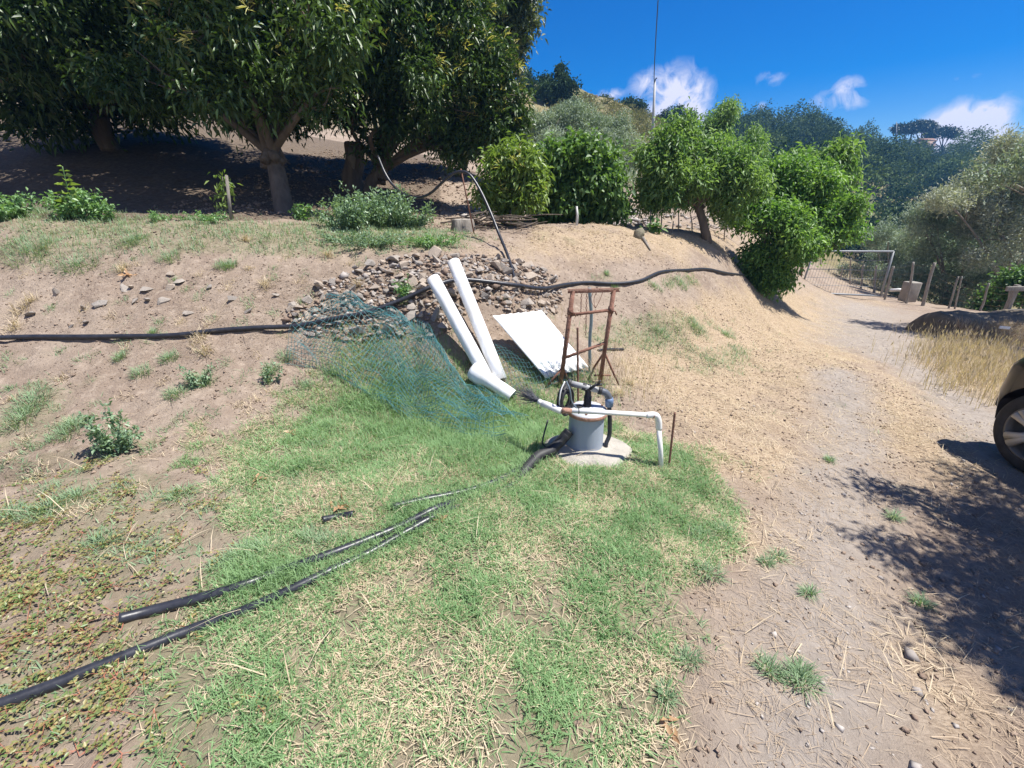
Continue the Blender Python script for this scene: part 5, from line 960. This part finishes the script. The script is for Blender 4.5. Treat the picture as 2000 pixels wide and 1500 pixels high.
# --- car
wb = gp(1993, 925); wr = .335; xf = wb.x; yw = wb.y + .03; zg = wb.z; print('wheel', wb)
t = thing('parked_car', Vector((xf + .85, yw - 1.2, zg)), 'dark parked car, only its front wheel and wing showing at the frame edge', 'car')
M_PAINT = mat('dark_paint', (.014, .011, .010), (.022, .017, .014), rough=.35, scale=3, spec=.6); M_PAINT.node_tree.nodes['Principled BSDF'].inputs['Coat Weight'].default_value = .5
M_TYRE = mat('tyre', (.016, .016, .016), (.05, .045, .04), rough=.85, scale=12); M_RIM = mat('rim', (.42, .38, .30), (.55, .50, .41), rough=.55, metal=.1, scale=10); M_GLS = mat('dark_glass', (.01, .012, .014), rough=.06, spec=.8)
x0, x1, y1, y0 = xf + .02, xf + 1.72, yw + .50, yw - 3.35
LV = [(.22, .07, .12), (.30, .02, .04), (.55, .0, .0), (.78, .015, .0), (.90, .06, .06), (.955, .13, .2)]
def plan(ins, fr, z, n=10, rc=.24):
    X0, X1, Y1, Y0 = x0 + ins, x1 - ins, y1 - fr, y0 + fr; P = []
    for cx, cy, a0 in ((X0 + rc, Y1 - rc * .8, 180), (X1 - rc, Y1 - rc * .8, 90), (X1 - rc, Y0 + rc, 0), (X0 + rc, Y0 + rc, -90)):
        for k in range(n): a = math.radians(a0 - 90 * k / (n - 1)); P.append((cx + rc * math.cos(a), cy + (rc * .8 if cy > yw else rc) * math.sin(a), z))
    return P
def loft(L, cap=True):
    n = len(L[0]); V = np.array([p for l in L for p in l]); i = np.arange(len(L) - 1)[:, None] * n; j = np.arange(n)[None]; j2 = (j + 1) % n
    Fs = [np.stack([i + j, i + n + j, i + n + j2, i + j2], -1).reshape(-1, 4)]
    if cap: Fs += [np.arange(n)[None, :], (np.arange(n)[::-1] + (len(L) - 1) * n)[None, :]]
    return V, Fs
V, Fs = loft([plan(a, b, zg + z) for z, a, b in LV]); body = MB().add(V, Fs).build('body', M_PAINT, t)
cut = []
for yy in (yw, yw - 2.55):
    for xx in (x0 + .02, x1 - .02): V, Fs = tube([(xx - .24, yy, zg + wr), (xx, yy, zg + wr), (xx + .24, yy, zg + wr)], wr + .055, 40); co = MB().add(V, Fs).build('arch', M_PAINT, t); cut.append(co)
for c_ in cut: md = body.modifiers.new('b', 'BOOLEAN'); md.object = c_; md.operation = 'DIFFERENCE'; md.solver = 'EXACT'
bpy.context.view_layer.update(); me = bpy.data.meshes.new_from_object(body.evaluated_get(bpy.context.evaluated_depsgraph_get())); body.modifiers.clear(); body.data = me
for c_ in cut: bpy.data.objects.remove(c_)
for p_ in body.data.polygons: p_.use_smooth = p_.area < .02
V, Fs = loft([[(x0 + .10 + i_, p, z) for i_, p, z in q] for q in []]) if False else (None, None)
def cab(ins, f_, r_, z): return [(x0 + ins, y1 - f_, zg + z), (x1 - ins, y1 - f_, zg + z), (x1 - ins, y0 + r_, zg + z), (x0 + ins, y0 + r_, zg + z)]
V, Fs = loft([cab(.10, 1.15, .25, .93), cab(.26, 1.85, .45, 1.48)]); MB().add(V, Fs).build('windows', M_GLS, t, False)
V, Fs = loft([cab(.25, 1.80, .42, 1.475), cab(.27, 1.86, .46, 1.52), cab(.36, 1.98, .6, 1.55)]); MB().add(V, Fs).build('roof', M_PAINT, t, False)
for yy, xx, sg in ((yw, xf, 1), (yw - 2.55, xf, 1), (yw, x1 - .0, -1), (yw - 2.55, x1, -1)):
    wc = Vector((xx + sg * .11, yy, zg + wr)); ax = (-sg, 0, 0)
    w = MB(); V, Fs = lathe(wc, [(.215, -.10), (.30, -.105), (.325, -.085), (wr, -.06), (wr, .06), (.325, .085), (.30, .105), (.235, .11), (.222, .10)], 48, ax); V_ = V; w.add(V, Fs); wo_ = w.build('wheel', M_TYRE, t)
    r = MB(); V, Fs = lathe(wc, [(.222, .10), (.228, .108), (.214, .105), (.205, .05), (.19, -.02), (.0005, -.03)], 48, ax); r.add(V, Fs); r.build('rim', M_RIM if False else mat('rim_barrel', (.12, .11, .09), (.18, .16, .13), rough=.6), wo_)
    s_ = MB(); V, Fs = lathe(wc, [(.058, .06), (.058, .088), (.05, .095), (.0005, .096)], 24, ax); s_.add(V, Fs)
    for k in range(5):
        for da in (-.16, .16):
            a_ = k * 2 * math.pi / 5 + .6; c1 = Vector((0, math.cos(a_ + da * .6), math.sin(a_ + da * .6))); c2 = Vector((0, math.cos(a_ + da), math.sin(a_ + da)))
            s_.add(*tube([wc + Vector(ax) * .078 + c1 * .035, wc + Vector(ax) * .088 + c1.lerp(c2, .5) * .12, wc + Vector(ax) * .098 + c2 * .212], [.034, .027, .034], 8))
    s_.build('spokes', M_RIM, wo_)
for xx in (x0 + .10, x1 - .10):
    MB().add(*boxm((xx + (.22 if xx < xf + .5 else -.22), y1 - .035, zg + .68), (.28, .07, .13), None, .03)).build('headlight', mat('lamp_glass', (.35, .30, .27), (.28, .2, .16), rough=.12, scale=5), t, False)
MB().add(*boxm(((x0 + x1) / 2, y1 + .01, zg + .42), (1.3, .08, .16), None, .03)).build('bumper', mat('bumper_plastic', (.03, .03, .03), (.05, .045, .04), rough=.7), t, False)
for yy in (y1 - 1.5,): MB().add(*boxm((x0 - .0, yy, zg + 1.02), (.2, .12, .14), None, .03)).build('wing_mirror', M_PAINT, t, False)
# --- trees outside the frame whose branches shade the track
def shade(px, py, h, r): c = gp(px, py); return ((c.x + SUN.x / SUN.z * h, c.y + SUN.y / SUN.z * h, c.z + h), (r, r, r * .7), 1.)
LB = [shade(1740, 980, 2.6, .26), shade(1850, 1010, 2.7, .36), shade(1950, 1040, 2.8, .42), shade(1830, 1090, 2.7, .30), shade(1930, 1140, 2.7, .36), shade(2020, 1080, 2.9, .5), shade(2030, 1220, 2.8, .4), shade(1960, 1270, 2.7, .25), shade(1880, 1260, 2.6, .20), shade(2060, 1350, 2.8, .34), shade(1700, 945, 2.5, .13), shade(2100, 1000, 3.2, .6), shade(2150, 1150, 3.3, .7)]
b = Vector((5.6, .6, Hs(5.6, .6))); tree('olive_tree', b, LB, 'olive tree beside the car, seen only by its shade on the track', 'tree', M_OL, 2600, 6, .085, .022, .12, M_BARKG, fork=.45, hang=0, droop=0, cl_=(5, .5, .8), tw=.07)
LB = [shade(1700, 632, 3.2, .35), shade(1760, 645, 3.3, .5), shade(1830, 655, 3.5, .6), shade(1890, 660, 3.6, .8), shade(1960, 650, 3.8, 1.0), shade(2060, 655, 4, 1.2), shade(1800, 635, 3.3, .35), shade(1990, 690, 3.6, .5)]
LB = [l for l in LB]; b = Vector((13.2, 8.0, Hs(13.2, 8.))); tree('olive_tree', b, LB, 'olive tree past the mound, seen only by its shade across the track', 'tree', M_OL, 3400, 6, .13, .035, .14, M_BARKG, fork=.45, hang=0, droop=0)
# ------------------------------------------------ air
import os
zt = 45.0; mb = MB(); mb.add(*boxm((88, 85, (zt - 30) / 2), (420, 390, zt + 30)))
hz_ = bpy.data.materials.new('air'); hz_.use_nodes = True; t_ = hz_.node_tree; t_.nodes.remove(t_.nodes['Principled BSDF'])
pv = t_.nodes.new('ShaderNodeVolumePrincipled'); pv.inputs['Density'].default_value = .0008; pv.inputs['Color'].default_value = (.20, .52, 1, 1); pv.inputs['Anisotropy'].default_value = .2
t_.links.new(pv.outputs[0], t_.nodes['Material Output'].inputs['Volume'])
FIXED.add('haze'); o = mb.build('haze', hz_, None, False); tag(o, 'thin blue air between the camera and the far hill', kind='stuff')
print('zmax', GZ.max(), 'zmin', GZ.min())
